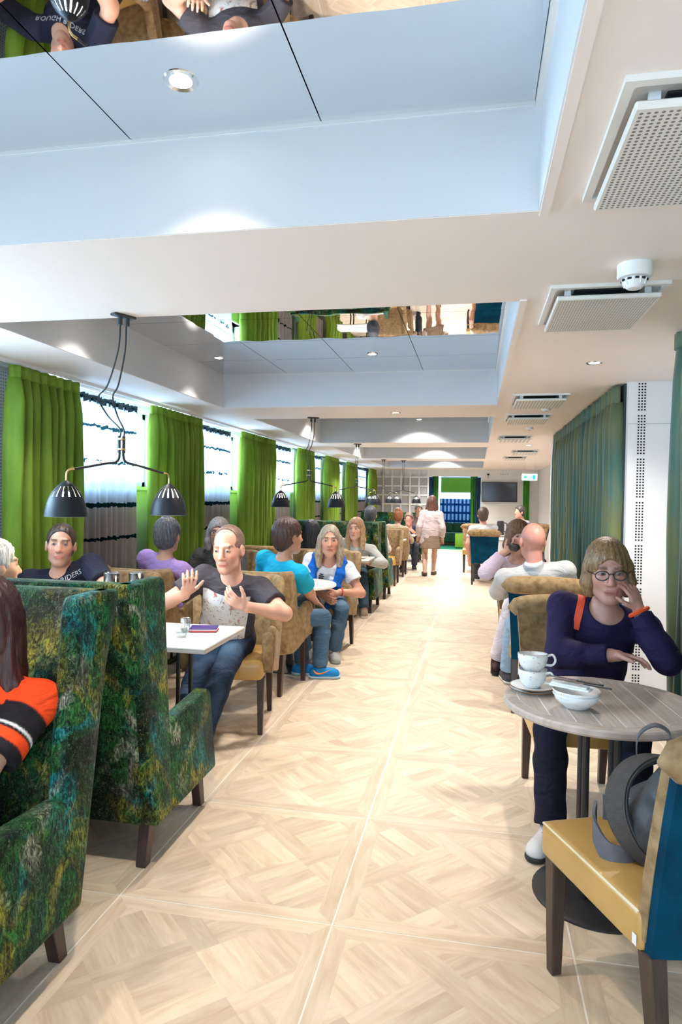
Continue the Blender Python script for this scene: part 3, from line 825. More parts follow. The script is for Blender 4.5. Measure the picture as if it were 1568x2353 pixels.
# pendant lamps with two shades
M_shade = mat('matt_charcoal_shade', (0.012, 0.013, 0.018), 0.5, spec=0.3, var=0.1, vscale=6)
M_shadein = mat('white_shade_lining', (0.85, 0.85, 0.83), 0.5, var=0.01)
M_cord = mat('black_cord', (0.012, 0.014, 0.016), 0.5, var=0.2, vscale=50)
def pendant(x, y, rz, label, bow=-1.0, drop=0.0, hang=(0, 0), lit=True):
    """twin-shade pendant: canopy at the ceiling, cords, clamp, two arms"""
    t = thing('pendant_lamp', label, 'pendant lamp', (x, y, ZC), rz, 'twin-shade pendant lamps')
    zc = 1.785 - ZC - drop
    hx, hy = hang
    MB().rbox((hx - 0.022, hy - 0.06, -0.012), (hx + 0.022, hy + 0.06, 0.0), 0.004, 1).tube([(hx, hy - 0.02, 0), (hx, hy - 0.02, -0.05)], 0.012, 10).tube([(hx, hy + 0.02, 0), (hx, hy + 0.02, -0.05)], 0.012, 10).build('canopy', M_black, t)
    for s in (-1, 1):
        b = (0.19 if s < 0 else 0.10) * bow
        sgn = s * 0.012
        pts = [(hx, hy + s * 0.016, -0.04), (hx + b * 0.10, hy + s * 0.016, -0.17), (hx * 0.6 + b * 0.55, hy * 0.6 + s * 0.014, -0.30), (hx * 0.3 + b, hy * 0.3 + s * 0.013, zc + 0.22), (b * 0.55, sgn, zc + 0.13), (-b * 0.02, sgn, zc + 0.055), (0, sgn, zc), (0, sgn, zc - 0.06)]
        MB().tube(catmull(pts, 7), 0.0042, 7).build('cord', M_cord, t)
        arm = catmull([(0, sgn, zc - 0.02), (0, sgn * 1.1, zc - 0.09), (0, s * 0.035, zc - 0.118), (0, s * 0.11, zc - 0.132), (0, s * 0.27, zc - 0.165)], 7)
        MB().tube(arm, 0.0065, 8).build('arm', M_black, t)
        el = catmull([(0, s * 0.265, zc - 0.164), (0, s * 0.295, zc - 0.168), (0, s * 0.31, zc - 0.185), (0, s * 0.312, zc - 0.225)], 6)
        MB().tube(el, 0.0055, 8).build('brass_elbow', M_brass, t)
        prof = [(0.006, -0.222), (0.012, -0.226), (0.024, -0.234), (0.044, -0.252), (0.064, -0.276), (0.078, -0.302), (0.090, -0.336), (0.097, -0.368), (0.1015, -0.40)]
        sh = MB().lathe([(r, zz + zc) for r, zz in prof], 64, (0, s * 0.312, 0), skip=lambda i, k: i in (3, 4) and k % 4 == 0).build('shade', M_shade, t)
        MB().lathe([(r - 0.003, zz + zc - 0.001) for r, zz in prof[2:]], 64, (0, s * 0.312, 0), skip=lambda i, k: i in (1, 2) and k % 4 == 0).build('shade_lining', M_shadein, sh)
        MB().lathe([(0.0, zc - 0.275), (0.016, zc - 0.28), (0.026, zc - 0.30), (0.028, zc - 0.318), (0.02, zc - 0.338), (0.0, zc - 0.345)], 14, (0, s * 0.312, 0)).build('bulb', M_lampglow, sh)
        if lit:
            d = bpy.data.lights.new('pendant_bulb', 'POINT'); d.energy = 5.0; d.color = (1, 0.86, 0.68); d.shadow_soft_size = 0.03
            o = bpy.data.objects.new('pendant_bulb', d); C.objects.link(o); o.location = (0, s * 0.312, zc - 0.36); o.parent = t
    MB().lathe([(0.021, zc + 0.008), (0.022, zc), (0.021, zc - 0.002)], 14).build('clamp_ring', M_brass, t)
    MB().lathe([(0.021, zc - 0.045), (0.022, zc - 0.053), (0.021, zc - 0.055)], 14).build('clamp_ring', M_brass, t)
    MB().tube([(0, -0.014, zc + 0.02), (0, -0.014, zc - 0.07)], 0.008, 8).tube([(0, 0.014, zc + 0.02), (0, 0.014, zc - 0.07)], 0.008, 8).build('clamp', M_black, t)
    return t
pendant(-1.84, 3.30, -0.46, 'nearest twin-shade black pendant lamp hanging before the first window', -1.0, 0.0, hang=(0.30, -0.20))
pendant(-1.80, 7.25, -1.10, 'second black pendant lamp, over the table of the woman with blue sweater', -1.0, 0.0, hang=(0.16, 0.0))
pendant(-1.86, 10.66, -1.10, 'third black pendant lamp, above the back of the patterned booth', -0.5, 0.0)
pendant(-2.02, 15.0, -1.25, 'far black pendant lamp before the lattice screen, left of two', -0.4, 0.0, lit=False)
pendant(-1.62, 15.35, -1.25, 'far black pendant lamp before the lattice screen, right of two', 0.4, 0.0, lit=False)

# ================================================================== furniture
def moss_mat():
    """woven velvet in mottled greens, teals and golds"""
    m = bpy.data.materials.new('mossy_velvet'); m.use_nodes = True
    nt = m.node_tree; b = nt.nodes['Principled BSDF']
    tc = nt.nodes.new('ShaderNodeTexCoord'); oi = nt.nodes.new('ShaderNodeObjectInfo')
    def noise(scale, detail=3, dist=0.0, rough=0.55, off=0.0, vec=None):
        mp = nt.nodes.new('ShaderNodeMapping'); mp.inputs['Location'].default_value = (off, off * 1.7, -off)
        nt.links.new(vec if vec else tc.outputs['Object'], mp.inputs[0])
        n = nt.nodes.new('ShaderNodeTexNoise'); n.inputs['Scale'].default_value = scale; n.inputs['Detail'].default_value = detail; n.inputs['Distortion'].default_value = dist; n.inputs['Roughness'].default_value = rough
        nt.links.new(mp.outputs[0], n.inputs['Vector']); return n.outputs['Fac']
    def ramp(fac, els, mode='LINEAR'):
        r = nt.nodes.new('ShaderNodeValToRGB'); r.color_ramp.interpolation = mode
        while len(r.color_ramp.elements) < len(els): r.color_ramp.elements.new(0.5)
        for e, (p, c) in zip(r.color_ramp.elements, els): e.position = p; e.color = (*c, 1)
        nt.links.new(fac, r.inputs[0]); return r.outputs[0]
    def mix(f, a, c, mode='MIX'):
        x = nt.nodes.new('ShaderNodeMix'); x.data_type = 'RGBA'; x.blend_type = mode
        for inp, v in ((x.inputs['Factor'], f), (x.inputs['A'], a), (x.inputs['B'], c)):
            if isinstance(v, (int, float)): inp.default_value = v
            elif isinstance(v, tuple): inp.default_value = (*v, 1)
            else: nt.links.new(v, inp)
        return x.outputs['Result']
    base = ramp(noise(5.5, 5, 0.9, 0.6), [(0.30, (0.004, 0.022, 0.014)), (0.44, (0.008, 0.07, 0.024)), (0.55, (0.022, 0.115, 0.022)), (0.68, (0.007, 0.055, 0.042))])
    teal = ramp(noise(4.2, 6, 0.8, 0.58, off=4.0), [(0.52, (0, 0, 0)), (0.63, (1, 1, 1))])
    yel = ramp(noise(4.5, 6, 0.9, 0.58, off=9.0), [(0.53, (0, 0, 0)), (0.64, (0.95, 0.95, 0.95))])
    wht = ramp(noise(5.0, 6, 0.9, 0.6, off=15.0), [(0.56, (0, 0, 0)), (0.66, (0.9, 0.9, 0.9))])
    c = mix(teal, base, (0.006, 0.155, 0.17))
    c = mix(yel, c, (0.22, 0.20, 0.025))
    c = mix(wht, c, (0.26, 0.27, 0.21))
    blk = ramp(noise(3.0, 5, 0.7, 0.6, off=22.0), [(0.40, (0.16, 0.15, 0.14)), (0.56, (1, 1, 1))])
    c = mix(1.0, c, blk, 'MULTIPLY')
    # fibre streaks
    mp = nt.nodes.new('ShaderNodeMapping'); mp.inputs['Scale'].default_value = (1.0, 1.0, 0.45); mp.inputs['Rotation'].default_value = (0.4, 0.5, 0.6); nt.links.new(tc.outputs['Object'], mp.inputs[0])
    fib = noise(62, 5, 1.6, 0.7, vec=mp.outputs[0])
    dk = ramp(fib, [(0.38, (0.06, 0.06, 0.06)), (0.5, (0.62, 0.62, 0.62)), (0.62, (1.9, 1.9, 1.8))])
    c = mix(1.0, c, dk, 'MULTIPLY')
    hl = ramp(noise(120, 2, 1.5, 0.5, off=3.0), [(0.60, (0, 0, 0)), (0.72, (0.6, 0.6, 0.6))])
    c = mix(hl, c, (0.22, 0.26, 0.17))
    nt.links.new(c, b.inputs['Base Color'])
    b.inputs['Roughness'].default_value = 0.6; b.inputs['Specular IOR Level'].default_value = 0.15
    b.inputs['Sheen Weight'].default_value = 0.06; b.inputs['Sheen Roughness'].default_value = 0.35; b.inputs['Sheen Tint'].default_value = (0.35, 0.75, 0.9, 1)
    bp = nt.nodes.new('ShaderNodeBump'); bp.inputs['Strength'].default_value = 0.35; bp.inputs['Distance'].default_value = 0.006
    nt.links.new(fib, bp.inputs['Height']); nt.links.new(bp.outputs[0], b.inputs['Normal'])
    return m
M_moss = moss_mat()
M_gold = mat('ochre_leather', (0.50, 0.29, 0.085), 0.34, spec=0.5, var=0.07, vscale=7, bump=0.10, bscale=220, coat=0.15)
M_goldpipe = mat('pale_piping', (0.72, 0.58, 0.38), 0.45, var=0.05)
M_tan = mat('tan_velvet', (0.19, 0.112, 0.05), 0.7, spec=0.15, sheen=0.06, color2=(0.36, 0.245, 0.125), vscale=26, bump=0.15, bscale=90)
M_teal = mat('teal_velvet', (0.001, 0.020, 0.045), 0.7, spec=0.06, color2=(0.001, 0.052, 0.10), vscale=7, bump=0.08, bscale=120)

def sofa(label, loc, rz, L, wl, wingd, W=1.60, D=0.63, H=1.15, top_in=0.085):
    """high-backed two-seat booth; local +y is the sitting direction, origin on the floor at the rear; L = rake of the back"""
    t = thing('booth_sofa', label, 'sofa', loc, rz, 'mottled green high-back booth sofas')
    hw = W / 2
    z0, zs, za = 0.17, 0.44, 0.56
    def rear(z): return L * (z - z0) / (H - z0)
    MB().prism([(0.0, z0), (0.12, z0), (rear(0.5) + 0.13, 0.5), (L + 0.085, H), (L, H)], -hw + 0.06, hw - 0.06, 'x', 0.016, 2).build('backrest', M_moss, t)
    for s in (-1, 1):
        bm = MB().prism([(0.005, z0), (0.16, z0), (wl, za - 0.03), (L + wingd, H - 0.03), (L + wingd - 0.02, H), (L - 0.004, H)], -0.034, 0.034, 'x', 0.018, 3)
        ar = MB().prism([(0.12, z0), (D, z0 + 0.005), (D, za - 0.02), (D - 0.025, za + 0.005), (wl - 0.03, za - 0.03)], -0.038, 0.038, 'x', 0.016, 3)
        for q in (bm, ar):     # sides lean in toward the top
            q.v = [(x - s * top_in * (z - z0) / (H - z0), y, z) for (x, y, z) in q.v]
        bm.build('wing', M_moss, t, loc=(s * (hw - 0.034), 0, 0))
        ar.build('armrest', M_moss, t, loc=(s * (hw - 0.038), 0, 0))
        for y, dy in ((0.07, -0.045), (D - 0.08, 0.04)):
            lg = MB().prism([(-0.022, 0), (0.022, 0), (0.03, z0 + 0.02), (-0.03, z0 + 0.02)], -0.022, 0.022, 'x', 0.003, 1)
            lg.v = [(x, yy + dy * (1 - z / 0.19), z) for x, yy, z in lg.v]
            lg.build('leg', M_wood, t, loc=(s * (hw - 0.075), y, 0))
    MB().rbox((-hw + 0.07, 0.08, z0), (hw - 0.07, D - 0.02, z0 + 0.13), 0.012, 2).build('seat_base', M_moss, t)
    MB().rbox((-hw + 0.085, 0.11, z0 + 0.13), (hw - 0.085, D - 0.005, zs + 0.01), 0.04, 3).build('seat_cushion', mat('olive_gold_velvet', (0.20, 0.17, 0.03), 0.6, sheen=0.3, var=0.25, vscale=20, bump=0.1, bscale=80), t)
    return t
XS = -2.02
sofa('mottled green booth in the near corner, facing the camera, with the orange and black shirt', (XS, 1.97, 0), PI, -0.33, 0.06, 0.24)
sofa('mottled green booth behind the near one, turned towards the white square table', (XS, 2.49, 0), 0, -0.09, 0.18, 0.32)
sofa('mottled green booth in mid-room, seating the long-haired person in pale grey', (-2.05, 9.45, 0), PI, -0.15, 0.16, 0.30, D=0.78)
sofa('mottled green booth backing onto the mid-room one, turned to the end wall', (-2.03, 9.95, 0), 0, -0.12, 0.16, 0.30)
sofa('mottled green booth farthest along the window wall, before the lattice screen', (-2.03, 16.6, 0), PI, -0.12, 0.16, 0.30)

# ---- tan tub armchair
def tub_chair(label, loc, rz, group='tan velvet tub armchairs'):
    t = thing('tub_armchair', label, 'armchair', loc, rz, group)
    build_tub(t)
    return t
_tub = {}
def build_tub(t):
    if not _tub:
        hw, yb, yf = 0.285, -0.275, 0.235
        th = 0.062
        # U path of the outer face, corner radius .13
        R = 0.13
        path = []
        for k in range(9): path.append((hw, yf + (yb + R - yf) * k / 8, 'a'))
        for k in range(1, 8):
            a = -k / 8 * PI / 2
            path.append((hw - R + R * math.cos(a), yb + R + R * math.sin(a), 'c'))
        for k in range(9): path.append((hw - R - (2 * (hw - R)) * k / 8, yb, 'b'))
        half = path
        full = half + [(-x, y, q) for x, y, q in half[::-1][9:]]
        def prof(x, y):
            u = (y - yb) / (yf - yb)                      # 0 back .. 1 front
            arm = 0.605 + 0.065 * smoothstep(0.35, 0.85, u) - 0.05 * smoothstep(0.93, 1.0, u)
            s = smoothstep(0.34, 0.20, u)
            return arm * (1 - s) + 0.945 * s, 0.315 + 0.075 * smoothstep(0.2, 1.0, u)
        def strip(idx):
            bm = MB(); rings = []
            for i in idx:
                x, y, q = full[i]
                j0, j1 = max(0, i - 1), min(len(full) - 1, i + 1)
                tx, ty = full[j1][0] - full[j0][0], full[j1][1] - full[j0][1]
                l = math.hypot(tx, ty); nx, ny = -ty / l, tx / l       # inward normal?
                if nx * (0 - x) + ny * (-0.02 - y) < 0: nx, ny = -nx, -ny
                zt, zb = prof(x, y)
                ring = []
                for (o, z) in ((0.0, zb), (0.0, zb + 0.4 * (zt - zb)), (0.0, zt - 0.03), (0.012, zt - 0.008), (0.031, zt), (0.050, zt - 0.008), (th, zt - 0.03), (th, zb + 0.4 * (zt - zb)), (th, zb)):
                    back = smoothstep(0.4, 0.0, (y - yb) / (yf - yb)) * max(0, z - 0.48) * 0.24
                    bulge = 0.012 * math.sin(PI * min(1, max(0, (z - zb) / (zt - zb)))) if o == 0 else 0
                    ring.append((x + nx * (o - bulge) * 1.0 + (0.03 * (x / hw) * smoothstep(0.4, 0.95, z) if abs(x) > 0.1 else 0), y + ny * (o - bulge) - back, z))
                rings.append(ring)
            n = len(rings[0]); vs = [p for r in rings for p in r]; fs = []
            for i in range(len(rings) - 1):
                for k in range(n):
                    fs.append((i*n+k, (i+1)*n+k, (i+1)*n+(k+1) % n, i*n+(k+1) % n))
            fs.append(tuple(range(n))); fs.append(tuple((len(rings)-1)*n+k for k in range(n))[::-1])
            return bm.add(vs, fs)
        ncut = 11
        N = len(full)
        _tub['armrest'] = [strip(range(0, ncut)).mesh('armrest', angle=60), strip(range(N - ncut, N)).mesh('armrest', angle=60)]
        _tub['backrest'] = [strip(range(ncut - 1, N - ncut + 1)).mesh('backrest', angle=60)]
        for k in ('armrest', 'backrest'):
            for me in _tub[k]: me.materials.append(M_tan)
        # rounded front pads of the arms
        pads = []
        for s in (-1, 1):
            p = MB().rbox((s * 0.255 - 0.036, 0.20, 0.40), (s * 0.255 + 0.036, 0.262, 0.645), 0.03, 3).mesh('arm_front'); p.materials.append(M_tan); pads.append(p)
        _tub['arm_front'] = pads
        se = MB().rbox((-0.235, -0.21, 0.345), (0.235, 0.285, 0.475), 0.035, 3).mesh('seat'); se.materials.append(M_gold); _tub['seat'] = [se]
        legs = []
        for sx in (-1, 1):
            for (y, k) in ((0.225, 0.012), (-0.215, -0.03)):
                b2 = MB().prism([(-0.017, 0), (0.017, 0), (0.026, 0.36), (-0.026, 0.36)], -0.017, 0.017, 'x', 0.003, 1)
                b2.v = [(x * (0.9 + 0.5 * z / 0.36) + sx * 0.215, yy + y + k * (1 - z / 0.36), z) for x, yy, z in b2.v]
                me = b2.mesh('leg'); me.materials.append(M_wood); legs.append(me)
        _tub['leg'] = legs
    for k, ms in _tub.items():
        for me in ms: link(k, me, t)
TUBS = [
    ('tan tub armchair of the man in the grey printed shirt', (-1.56, 4.27), PI + 0.18),
    ('tan tub armchair of the short-haired woman in lilac', (-2.50, 5.02), -0.15),
    ('tan tub armchair of the man in the navy shirt', (-2.50, 4.20), PI - 0.1),
    ('tan tub armchair with its back to the camera, holding the woman in turquoise', (-1.60, 5.15), -0.12),
    ('tan tub armchair of the woman with the blue sweater', (-1.46, 6.60), PI - 0.10),
    ('tan tub armchair of the person with glasses in dark grey', (-2.42, 6.30), PI + 0.1),
    ('empty tan tub armchair, the left of two before the mid-room booth', (-2.36, 7.62), 0.05),
    ('empty tan tub armchair, the right of two before the mid-room booth', (-1.66, 7.42), 0.05),
    ('tan tub armchair of the person with a reddish bun', (-1.55, 13.12), 0.0),
    ('tan tub armchair in front of the reddish bun, closest to the second booth pair', (-1.55, 11.75), PI),
]
for lb, (x, y), rz in TUBS:
    tub_chair(lb, (x, y, 0), rz)

# ---- teal-backed side chair with rolled tan top
_teal = {}
def build_teal(t, withtag=False):
    if not _teal:
        def backsheet(y_off, w0, w1, z0, z1, thick):
            def fn(u, v):
                z = z0 + (z1 - z0) * v
                w = w0 + (w1 - w0) * v ** 1.4
                x = (u - 0.5) * w
                y = -0.215 - 0.13 * (max(0.0, z - 0.36) / 0.56) ** 1.3 + 0.035 * (2 * (u - 0.5)) ** 2 + y_off
                return (x, y, z)
            f = MB().grid(fn, 12, 14)
            n = len(f.v)
            g = MB(); vs = f.v + [(x, y - thick, z) for x, y, z in f.v]
            fs = [q[::-1] for q in f.f] + [tuple(i + n for i in q) for q in f.f]
            nu, nv = 12, 14
            for j in range(nv):
                a, b = j * (nu + 1), (j + 1) * (nu + 1)
                fs.append((a, b, b + n, a + n)[::-1]); a, b = a + nu, b + nu; fs.append((a, b, b + n, a + n))
            for i in range(nu):
                fs.append((i, i + 1, i + 1 + n, i + n)[::-1]); a = nv * (nu + 1) + i; fs.append((a, a + 1, a + 1 + n, a + n))
            return g.add(vs, fs)
        me = backsheet(0.0, 0.45, 0.50, 0.40, 0.91, 0.035).mesh('backrest', angle=50); me.materials.append(M_tan); _teal['backrest'] = [me]
        me = backsheet(-0.034, 0.44, 0.505, 0.375, 0.90, 0.028).mesh('back_panel', angle=50); me.materials.append(M_teal); _teal['back_panel'] = [me]
        # rolled top: capsule with swelling
        g = MB()
        pts = []; rs = []
        for k in range(17):
            u = -1 + 2 * k / 16
            x = 0.295 * u
            pts.append((x, -0.375 + 0.03 * u * u, 0.918 - 0.012 * u * u)); rs.append(max(0.008, 0.064 * (1 - abs(u) ** 6) ** 0.5))
        g.tube(pts, rs, 16)
        g.v = [(x, (y + 0.375) * 0.95 - 0.375, z) for x, y, z in g.v]
        me = g.mesh('rolled_top', angle=70); me.materials.append(M_tan); _teal['rolled_top'] = [me]
        me = MB().rbox((-0.235, -0.215, 0.365), (0.235, 0.285, 0.475), 0.022, 3).mesh('seat'); me.materials.append(M_gold); _teal['seat'] = [me]
        ring = [(-0.226, -0.20), (-0.226, 0.276), (0.226, 0.276), (0.226, -0.20)]
        me = MB().tube([(x, y, 0.466) for x, y in ring], 0.0055, 6).mesh('piping'); me.materials.append(M_goldpipe); _teal['piping'] = [me]
        legs = []
        for sx in (-1, 1):
            for (y, k) in ((0.245, 0.0), (-0.215, -0.05)):
                b2 = MB().prism([(-0.019, 0), (0.019, 0), (0.026, 0.375), (-0.026, 0.375)], -0.019, 0.019, 'x', 0.004, 1)
                b2.v = [(x * (0.9 + 0.45 * z / 0.37) + sx * 0.198, yy + y + k * (1 - z / 0.37), z) for x, yy, z in b2.v]
                me = b2.mesh('leg'); me.materials.append(M_wood); legs.append(me)
        _teal['leg'] = legs
    out = {}
    for k, ms in _teal.items():
        for me in ms: out[k] = link(k, me, t)
    return out
def teal_chair(label, loc, rz, sc=1.0):
    t = thing('teal_back_chair', label, 'chair', loc, rz, 'teal-backed dining chairs')
    o = build_teal(t)
    if sc != 1.0: t.scale = (sc, sc, sc)
    return t, o
tc_near, _o = teal_chair('teal-backed chair in the near right corner with a backpack on its ochre seat', (0.55, 2.08, 0), 0.41, 1.0)
MB().box((-0.238, -0.205, 0.385), (-0.236, -0.190, 0.412)).build('care_tag', M_trim, _o['seat'], smooth=False)
teal_chair('teal-backed chair facing the camera, under the woman in dark navy', (0.50, 3.52, 0), PI + 0.06)
teal_chair('teal-backed chair of the bald man in light grey', (0.50, 5.16, 0), -0.06)
teal_chair('teal-backed chair of the woman drinking from a dark cup', (0.52, 6.42, 0), PI + 0.35)
teal_chair('teal-backed chair of the man in the white shirt', (0.17, 12.35, 0), -0.05)
teal_chair('teal-backed chair turned to the camera beyond the man in the white shirt', (-0.02, 14.3, 0), PI)
teal_chair('teal-backed chair of the leaning man in the grey hoodie', (1.15, 15.3, 0), PI - 0.8)

# ---- tables
M_top = mat('white_laminate', (0.80, 0.77, 0.72), 0.3, var=0.02, vscale=4)
M_topedge = mat('grey_table_edge', (0.42, 0.38, 0.36), 0.4, var=0.05)
def rect_table(label, x0, x1, y0, y1, z=0.745, group='white rectangular tables'):
    cx, cy = (x0 + x1) / 2, (y0 + y1) / 2
    t = thing('rectangular_table', label, 'table', (cx, cy, 0), 0, group)
    hx, hy = (x1 - x0) / 2, (y1 - y0) / 2
    MB().rbox((-hx, -hy, z - 0.012), (hx, hy, z), 0.003, 1).build('table_top', M_top, t)
    MB().rbox((-hx + 0.001, -hy + 0.001, z - 0.03), (hx - 0.001, hy - 0.001, z - 0.0125), 0.002, 1).build('edge_band', M_topedge, t)
    for s in (-1, 1):
        for s2 in (-1, 1):
            MB().tube([(s * (hx * 0.62) + s2 * 0.022, 0.03 * s2, 0.02), (s * (hx * 0.62) + s2 * 0.022, 0.03 * s2, z - 0.03)], 0.012, 8).build('post', M_black, t)
        MB().rbox((s * hx * 0.62 - 0.035, -hy * 0.75, 0.0), (s * hx * 0.62 + 0.035, hy * 0.75, 0.02), 0.006, 2).build('foot', M_black, t)
        MB().rbox((s * hx * 0.62 - 0.03, -hy * 0.6, z - 0.045), (s * hx * 0.62 + 0.03, hy * 0.6, z - 0.03), 0.003, 1).build('bracket', M_black, t)
    return t
rect_table('white rectangular table with a purple notebook and glasses', -2.55, -1.295, 3.14, 3.73)
rect_table('white table between the lilac woman and the person with glasses', -2.80, -2.06, 5.50, 6.0)
rect_table('white table in front of the mid-room booth', -2.55, -1.25, 8.02, 8.6)
rect_table('white table before the far booth', -2.55, -1.25, 12.15, 12.6)
rect_table('white table behind the person with a reddish bun', -2.5, -1.2, 13.7, 14.2)
rect_table('white table beyond the man in the white shirt', 0.02, 0.95, 13.05, 13.65)
rect_table('far white table with a black flask by the end wall', 0.25, 1.15, 14.55, 15.2)

def round_base(t, r=0.22, z=0.72, cluster=True):
    MB().lathe([(0, 0), (r, 0.0), (r, 0.008), (r - 0.015, 0.014), (0.06, 0.018), (0, 0.02)], 40).build('base_disc', M_black, t)
    offs = [(-0.035, -0.035), (0.035, -0.035), (0.035, 0.035), (-0.035, 0.035)] if cluster else [(0, 0)]
    for (a, b) in offs:
        MB().tube([(a * 1.6, b * 1.6, 0.015), (a * 1.6, b * 1.6, z)], 0.014 if cluster else 0.03, 10).build('post', M_black, t)
    MB().rbox((-0.16, -0.16, z - 0.012), (0.16, 0.16, z), 0.004, 1).build('mount_plate', M_black, t)
rt = thing('round_table', 'white round table between the turquoise shirt and the blue sweater', 'table', (-1.58, 5.74, 0), 0, 'round pedestal tables')
MB().lathe([(0, 0.722), (0.40, 0.722), (0.405, 0.73), (0.40, 0.742), (0, 0.742)], 48).build('table_top', M_top, rt)
round_base(rt, 0.23, 0.722, False)
rt3 = thing('round_table', 'round table beside the bald man, partly hidden by his chair', 'table', (0.55, 5.82, 0), 0, 'round pedestal tables')
MB().lathe([(0, 0.722), (0.34, 0.722), (0.345, 0.73), (0.34, 0.742), (0, 0.742)], 40).build('table_top', M_top, rt3)
round_base(rt3, 0.22, 0.722, True)

# near round table of grooved planks
TBX, TBY, TBZ, TBR = 0.475, 2.70, 0.745, 0.355
M_plank = mat('greige_ash_plank', (0.40, 0.315, 0.255), 0.5, color2=(0.55, 0.45, 0.38), vscale=5, bump=0.06, bscale=40, stretch=(1.0, 16, 1))
M_groove = mat('white_groove', (0.78, 0.73, 0.68), 0.6, var=0.03)
nt_ = thing('round_table', 'round grooved wooden table with crockery in the right foreground', 'table', (TBX, TBY, 0), 0, 'round pedestal tables')
MB().lathe([(0, TBZ - 0.028), (TBR - 0.05, TBZ - 0.028), (TBR - 0.046, TBZ - 0.0008), (0, TBZ - 0.0008)], 56).build('groove_board', M_groove, nt_)
MB().lathe([(TBR - 0.048, TBZ - 0.03), (TBR - 0.006, TBZ - 0.03), (TBR, TBZ - 0.022), (TBR, TBZ - 0.007), (TBR - 0.005, TBZ), (TBR - 0.048, TBZ)], 72, close=True).build('rim', M_plank, nt_)
pa = math.radians(96)      # plank direction
ri = TBR - 0.051
pw = 0.076
for k in range(-5, 5):
    a0, a1 = k * pw + 0.0026, (k + 1) * pw - 0.0026
    a0c, a1c = max(-ri + 0.002, a0), min(ri - 0.002, a1)
    if a1c - a0c < 0.01: continue
    n = 9
    top = [(math.sqrt(max(0, ri*ri - v*v)), v) for v in [a0c + (a1c - a0c) * i / n for i in range(n + 1)]]
    poly = top + [(-x, v) for x, v in top[::-1]]
    MB().prism(poly, TBZ - 0.02, TBZ, 'z', 0.0).build('plank', M_plank, nt_, rot=(0, 0, pa), smooth=False)
round_base(nt_, 0.235, 0.715, True)

